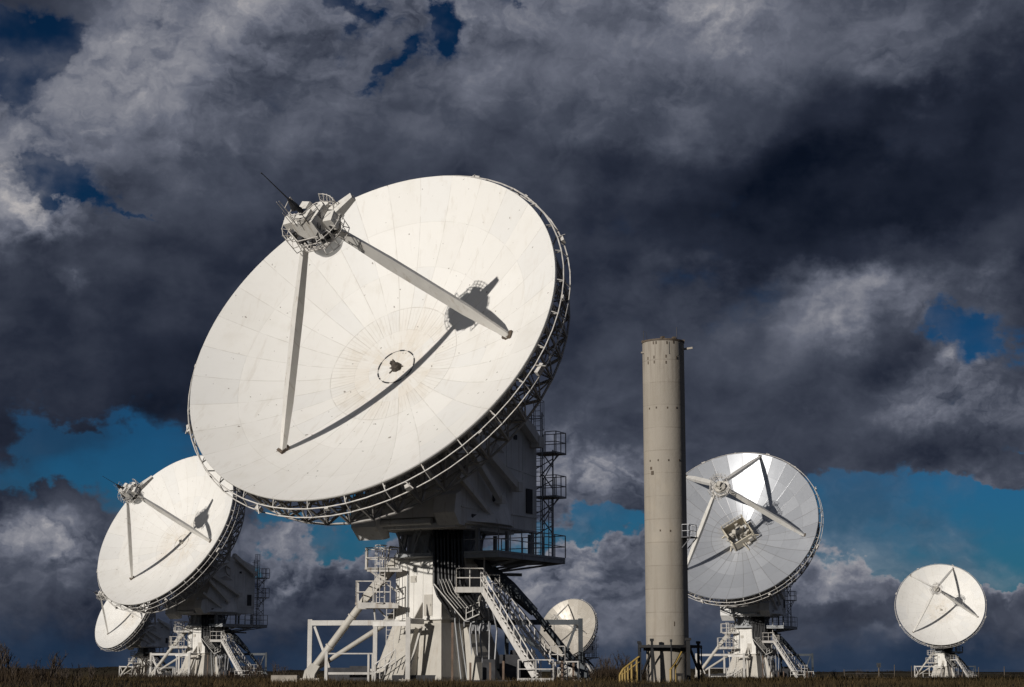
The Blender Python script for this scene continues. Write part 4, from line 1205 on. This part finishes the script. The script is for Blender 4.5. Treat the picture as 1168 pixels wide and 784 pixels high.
# ------------------------------------------------------------------ concrete tower
def build_tower():
    tx, ty = 8.585, 103.0; SC = .824; base = Vector((tx, ty, gz(tx, ty)))
    root = link('concrete_tower', None, None, Matrix.Translation(base) @ Matrix.Scale(SC, 4))
    tag(root, 'tall plain beige concrete cylinder with a small side balcony and a rimmed top', 'tower')
    H = (18.42 + EYE - base.z) / SC; r = 1.43
    b = MB(); b.lathe([(r, -.6), (r, H - .12)], 72, cap0=False)
    shaft = link('shaft', b.mesh('shaft', [TOWER]), root)
    b = MB(); b.lathe([(r - .05, H - .12), (r + .035, H - .10), (r + .035, H + .02), (r - .12, H + .05)], 72, smooth=False, cap0=False)
    for k in range(7): b.box(pol(r - .1, k * 2.3, H + .08), (.3, .2, .16), Matrix.Rotation(k, 3, 'Z'))
    link('cap_rim', b.mesh('cap_rim', [RUST]), root)
    # rows of anchor sockets and an inspection panel outline
    rnd = random.Random(9); socks = []
    def sock(a_, z_, sz):
        b = MB(); b.box(pol(r, a_, z_), sz, Matrix.Rotation(a_, 3, 'Z')); link('anchor_socket', b.mesh('anchor_socket', [RUST]), shaft)
    for zz, offs in ((H - .25, (.35, .48, .95, 1.25)), (H - 1.25, (.05, .37, .9, 1.4)), (H - 1.6, (.06, .38, .9)), (H - 4.75, (.1, .45, .93, 1.35)), (H - 8.3, (.1, .5, .95, 1.45)), (10.05, (.55, .98))):
        for q in offs: sock(-PI / 2 - .95 + q * 1.1, zz + rnd.uniform(-.04, .04), (.05, .08, .2 if zz > H - 2 else .13))
    sock(-PI / 2 - .78, 14.3, (.05, .16, .2)); sock(-PI / 2 - .71, 13.98, (.06, .2, .26)); sock(-PI / 2 + .25, 3.9, (.04, .05, .3))
    b = MB()
    for a in (-PI / 2 + .2, -PI / 2 + .72): b.tube(pol(r + .01, a, H - .2), pol(r + .01, a, H - 1.05), .018, n=4)
    b.tube(pol(r + .01, -PI / 2 + .2, H - 1.05), pol(r + .01, -PI / 2 + .72, H - 1.12), .018, n=4)
    link('inspection_panel', b.mesh('inspection_panel', [DARK]), shaft)
    # side balcony
    a = R(-28); M = Matrix.Rotation(a, 3, 'Z'); z = 9.65
    b = MB(); b.box(pol(r + .3, a, z), (.7, 1.25, .07), M)
    for s in (-.5, .5): b.beam(Vector(pol(r - .05, a, z - .7)) + M @ Vector((0, s, 0)), Vector(pol(r + .6, a, z)) + M @ Vector((0, s, 0)), .06, .06)
    bal = link('side_balcony', b.mesh('side_balcony', [DARK]), root)
    b = MB(); q = [Vector(pol(r, a, z)) + M @ Vector(p) for p in ((0, -.6, 0), (.55, -.6, 0), (.55, .6, 0), (0, .6, 0))]
    b.rail(q, .85, 2, .6, .026); link('railing', b.mesh('railing', [DARKRAIL]), bal)
    # bracket and rods on top
    b = MB(); b.beam(pol(r - .1, R(-12), H - .55), pol(r + .6, R(-12), H - .47), .10, .13); b.box(pol(r + .05, R(195), H - .8), (.25, .15, .1))
    link('top_bracket', b.mesh('top_bracket', [CONC]), root)
    for a, L in ((R(190), .85), (R(-52), .95)):
        b = MB(); p = Vector(pol(r - .05, a, H - .1)); b.tube(p, p + Vector((0, 0, L)), .022, n=5)
        if L < .9: b.path([p + Vector((0, 0, L)), p + Vector((.2, 0, L - .15)), p + Vector((.24, 0, .1))], .015, 4)
        link('lightning_rod', b.mesh('lightning_rod', [DARK]), root)

    # black steel frame round its foot
    fr = link('steel_gantry', None, None, Matrix.Translation(base) @ Matrix.Scale(SC, 4))
    tag(fr, 'low black steel gantry of posts and beams around the foot of the concrete tower', 'steel gantry')
    posts = [(-2.0, -1.3, 2.75, .24), (-1.2, -2.1, 2.9, .26), (.05, -2.3, 2.85, .15), (1.2, -1.9, 2.95, .42), (1.95, -1.1, 2.75, .30), (2.35, .9, 2.45, .13), (-1.7, 1.7, 2.7, .18), (.6, 2.2, 2.7, .18)]
    for (x, y, h, w) in posts:
        b = MB(); b.beam((x, y, -.3), (x, y, h), w * .58, w * .58); b.box((x, y, h - .07), (w * .95, w * .95, .17)); link('post', b.mesh('post', [BLACKP]), fr)
    b = MB()
    order = [0, 1, 2, 3, 4, 5, 7, 6, 0]
    for i, j in zip(order[:-1], order[1:]):
        b.beam((*posts[i][:2], 2.42), (*posts[j][:2], 2.42), .12, .17)
    for i, j in ((0, 6), (3, 7)): b.beam((*posts[i][:2], 2.2), (*posts[j][:2], 2.2), .1, .14)
    b.lathe([(1.47, 2.15), (1.62, 2.15), (1.62, 2.35), (1.47, 2.35)], 40, smooth=False, cap0=False, cap1=False)
    link('ring_beam', b.mesh('ring_beam', [BLACKP]), fr)
    for p, q in (((-1.2, -2.05, 2.1), (-1.8, -1.2, .6)), ((-1.15, -2.1, 2.2), (-.95, -2.1, -.1)), ((1.35, -1.9, 2.2), (1.9, -1.2, .9)), ((1.0, -1.9, 2.0), (1.3, -1.6, .2)), ((1.95, -1.1, 1.4), (2.35, .9, .9))):
        b = MB(); b.beam(p, q, .13, .13); link('diagonal_brace', b.mesh('diagonal_brace', [BLACKP]), fr)
    # yellow handrails of the two short stairs
    for lab, pts, posts_, dy in (('longer yellow handrail climbing to the left corner of the black steel gantry', [(-2.0, -1.5, 1.75), (-3.05, -1.7, .95), (-3.3, -1.75, .55)], [(-3.3, .55), (-3.12, .85), (-2.95, 1.0), (-2.75, 1.15), (-2.5, 1.35), (-2.15, 1.6)], .8),
                                 ('short yellow handrail in front of the concrete tower wall', [(.75, -2.2, 2.05), (.35, -2.6, 1.4), (-.05, -2.9, .9)], [(-.05, .9), (.3, 1.3)], .6)):
        o = link('stair_handrail', None, None, Matrix.Translation(base) @ Matrix.Scale(SC, 4)); tag(o, lab, 'handrail', 'yellow stair handrails')
        b = MB()
        for k in (0, dy):
            q = [Vector(p) + Vector((0, k, 0)) for p in pts]; b.path(q, .05, 6); b.path([p - Vector((0, 0, .35)) for p in q[:2]], .03, 5)
        link('rail', b.mesh('rail', [YELLOW]), o)
        for (x, z) in posts_:
            t = (x - pts[0][0]) / (pts[-1][0] - pts[0][0]); y = pts[0][1] + t * (pts[-1][1] - pts[0][1])
            b = MB()
            for k in (0, dy): b.tube((x, y + k, -.4), (x, y + k, z), .04, n=6)
            link('post', b.mesh('post', [YELLOW]), o)
    # little stand beside the shaft
    o = link('steel_stand', None, None, Matrix.Translation(base + Vector((.45, -2.14, 0))) @ Matrix.Scale(SC, 4)); tag(o, 'knee-high black steel stand with four legs at the tower foot', 'stand')
    b = MB(); b.box((0, 0, .62), (.5, .4, .1)); b.box((0, 0, .52), (.4, .3, .1)); link('top', b.mesh('top', [BLACKP]), o)
    for sx in (-.17, .17):
        for sy in (-.13, .13):
            b = MB(); b.beam((sx, sy, -.2), (sx, sy, .5), .07, .07); link('leg', b.mesh('leg', [BLACKP]), o)


build_tower()


# ------------------------------------------------------------------ small things on the ground
def block():
    x, y = -13.2, 109.0
    b = MB()
    b.prism([(-.7, -.5), (.7, -.5), (.7, .38), (.62, .44), (-.62, .44), (-.7, .38)], -.75, .75)
    tag(link('concrete_block', b.mesh('concrete_block', [CONC]), None, Matrix.Translation((x, y, gz(x, y)))), 'pale concrete block on the grass beside the left foot of the largest dish', 'concrete block')


block()


def fence():
    o = link('wire_fence', None); tag(o, 'sparse wire fence of thin timber posts in the dark grass at far right', 'fence')
    rnd = random.Random(21); P_ = []
    for (px, yy, h) in ((952, 214, 1.2), (1007, 212, 1.7), (1026, 213, 1.6), (1034, 216, 1.4), (1060, 214, 1.2), (1082, 215, 1.3), (1100, 214, 1.45), (1128.7, 211, 1.5), (1151, 215, 1.2), (1176, 214, 1.6), (1205, 214, 1.5)):
        x = (px - 584) / 2100 * yy * 1.015
        b = MB(); z = gz(x, yy); b.tube((x, yy, z - .3), (x + rnd.uniform(-.08, .08), yy, z + h), .055, .045, n=6)
        link('post', b.mesh('post', [WOODP]), o); P_.append((x, yy, z + 1.1))
    b = MB()
    for k in (0, -.4, -.8): b.path([(x, y, z + k) for x, y, z in P_], .012, 4)
    link('wire', b.mesh('wire', [DARK]), o)
    x, y = 41.6, 212.0; z = gz(x, y)
    q = link('pole_box', None, None, Matrix.Translation((x, y, z))); tag(q, 'small grey instrument box on a timber pole beside the wire fence', 'instrument box')
    b = MB(); b.tube((0, 0, -.3), (0, 0, 1.45), .09, .08, n=7); link('pole', b.mesh('pole', [WOODP]), q)
    b = MB(); b.box((0, 0, 1.62), (.42, .36, .44)); b.box((0, 0, 1.87), (.5, .44, .05)); link('box', b.mesh('box', [SLATE_SHADE]), q)
    b = MB(); b.box((-.04, -.2, 1.62), (.26, .04, .32)); link('door', b.mesh('door', [DARK]), q)


fence()


def shrub_mesh(seed, H):
    b = MB(); rnd = random.Random(seed)
    def grow(p, d, L, r, lev):
        q = p + d * L
        b.tube(p, q, r, r * .55, n=4 if lev < 1 else 3, cap=False)
        if lev >= 3: return
        for i in range(rnd.randint(3, 5) if lev < 2 else 3):
            t = rnd.uniform(.35, 1.0)
            nd = (d + Vector((rnd.uniform(-.6, .6), rnd.uniform(-.6, .6), rnd.uniform(-.05, .45)))).normalized()
            grow(p.lerp(q, t), nd, L * rnd.uniform(.35, .6), r * .55, lev + 1)
    for k in range(rnd.randint(4, 6)):
        d = Vector((rnd.uniform(-.35, .35), rnd.uniform(-.35, .35), 1)).normalized()
        grow(Vector((rnd.uniform(-.25, .25), rnd.uniform(-.25, .25), -.1)), d, H * rnd.uniform(.45, .62), .03, 0)
    return b.mesh('bare_shrub', [TWIG])


def shrubs():
    rnd = random.Random(31)
    ms = [shrub_mesh(40 + k, 1.6) for k in range(5)]
    spots = [(2, 98, 1.1, 0), (15, 100, 1.75, 0), (20, 101, 1.6, 0), (33, 97, 1.0, 0), (47, 99, .8, 0), (57, 103, .95, 0), (64, 98, .75, 0), (77, 100, 1.45, 0), (84, 102, 1.1, 0), (92, 98, .8, 0), (104, 101, .9, 0), (118, 106, .9, 0),
             (172, 150, 1.9, 1), (167, 152, 1.4, 1), (294, 140, 1.25, 1), (303, 146, 1.6, 1), (322, 140, 1.3, 1), (334, 138, 1.1, 1),
             (681, 152, 1.8, 2), (689, 150, 2.0, 2), (697, 155, 1.6, 2), (707, 151, 2.1, 2), (714, 154, 1.7, 2), (721, 150, 1.5, 2), (966, 420, 2.4, 3), (972, 424, 2.0, 3), (940, 300, 1.5, 3)]
    lab = ['leafless twiggy shrub on the dark scrub bank at the left edge of the photo', 'leafless thin shrub near the pedestals of the two left dishes',
           'leafless upright shrub between the largest dish and the yellow handrail', 'small leafless shrub far out in the grass between the tower and the fence']
    for i, (px, y, s, k) in enumerate(spots):
        x = (px - 584) / 2100 * y * 1.015
        o = link('bare_shrub', ms[i % 5], None, Matrix.LocRotScale(Vector((x, y, gz(x, y) - .05)), Matrix.Rotation(rnd.uniform(0, 6.28), 3, 'Z').to_quaternion(), Vector((s, s, s)) * .85))
        tag(o, lab[k], 'shrub', ('shrubs on the left scrub bank', 'shrubs near the left dishes', 'shrubs left of the tower', 'far shrubs in the grass')[k])


shrubs()


def blades(name, spots, mat, label, cat):
    """many thin leaning blades as one mesh; spots = (x, y, z, height, width)"""
    rs = np.random.RandomState(7); S = np.array(spots); n = len(S)
    ang = rs.uniform(0, 2 * PI, n); lean = rs.normal(0, .35, (n, 2)) * S[:, 3:4]
    dx = np.cos(ang) * S[:, 4] / 2; dy = np.sin(ang) * S[:, 4] / 2
    p0 = np.stack([S[:, 0] - dx, S[:, 1] - dy, S[:, 2] - .05], 1); p1 = np.stack([S[:, 0] + dx, S[:, 1] + dy, S[:, 2] - .05], 1)
    p2 = np.stack([S[:, 0] + lean[:, 0], S[:, 1] + lean[:, 1], S[:, 2] + S[:, 3]], 1)
    V = np.stack([p0, p1, p2], 1).reshape(-1, 3)
    me = bpy.data.meshes.new(name); me.from_pydata(V.tolist(), [], np.arange(3 * n).reshape(-1, 3).tolist()); me.materials.append(mat); me.update()
    tag(link(name, me), label, cat, kind='stuff')


def vegetation():
    rs = np.random.RandomState(11); G_ = []
    for (y0, y1, n, h0, h1, w) in ((72, 110, 30000, .10, .30, .05), (110, 180, 26000, .15, .42, .07), (180, 330, 22000, .2, .5, .12), (330, 650, 16000, .3, .7, .3)):
        y = rs.uniform(y0, y1, n); x = rs.uniform(-.33, .33, n) * y
        clump = .5 + .5 * np.sin(x * .9 + 3 * np.sin(y * .31)) * np.sin(y * .7 + 2 * np.sin(x * .23))
        h = (h0 + (h1 - h0) * rs.rand(n) ** 2) * (.5 + clump)
        for i in range(n): G_.append((x[i], y[i], gz(x[i], y[i]), h[i], w * (.5 + rs.rand())))
    blades('grass', G_, GRASS, 'dark dry heath grass over the whole field', 'grass')
    U = []
    n = 16000
    y = rs.uniform(82, 118, n); x = rs.uniform(-44, -21.5, n) - (y - 95) * .25
    for i in range(n):
        k = max(0.0, min(1.0, (-x[i] - 20.5 - (y[i] - 95) * .18) / 5)); h = (.2 + .6 * rs.rand() ** 2.6) * k
        if h > .1: U.append((x[i], y[i], gz(x[i], y[i]), h, .04 + .05 * rs.rand()))
    n = 7000
    y = rs.uniform(138, 165, n); x = rs.uniform(6.5, 9.6, n) * y / 145 + rs.normal(0, .4, n)
    for i in range(n): U.append((x[i], y[i], gz(x[i], y[i]), .2 + 1.0 * rs.rand() ** 2, .05 + .05 * rs.rand()))
    n = 6000
    y = rs.uniform(130, 175, n); x = (rs.uniform(-.225, -.105, n)) * y
    for i in range(n): U.append((x[i], y[i], gz(x[i], y[i]), .15 + .6 * rs.rand() ** 2, .05 + .06 * rs.rand()))
    blades('undergrowth', U, SCRUB, 'brown winter scrub in the grass and on the left bank', 'undergrowth')
    # far wood along the horizon: a bumpy core with ragged tufts
    b = MB(); rnd = random.Random(17); xs = np.arange(-420, 421, 5.0); prev = None
    def top(x): return 2.9 + .5 * math.sin(x * .021) + .5 * math.sin(x * .067 + 1) + (.6 if x < -150 else 0) - (.5 if x > 100 else 0)
    for x in xs:
        y = 905 + 14 * math.sin(x * .013); h = top(x) + rnd.uniform(-.35, .35); z = gz(x, y)
        cur = [(x, y - 5, z - .5), (x, y - 3.5, z + h * .6), (x, y, z + h), (x, y + 4, z + h * .8), (x, y + 6, z - .5)]
        if prev: b.add(prev + cur, [(i, i + 5, i + 6, i + 1) for i in range(4)])
        prev = cur
    for k in range(15000):
        x = rnd.uniform(-420, 420); y = 905 + 14 * math.sin(x * .013) + rnd.uniform(-5, 3); h = top(x)
        z = gz(x, y) + h * rnd.uniform(.2, 1.0) + .35 * rnd.random() ** 3; s = rnd.uniform(.2, .65)
        pts = [(x + rnd.uniform(-s, s), y + rnd.uniform(-s, s), z + rnd.uniform(-s, s) * .8) for _ in range(3)]
        b.add(pts, [(0, 1, 2)])
    tag(link('woodland', b.mesh('woodland', [HEDGE])), 'low dark far-off wood along the horizon', 'woodland', kind='stuff')


vegetation()
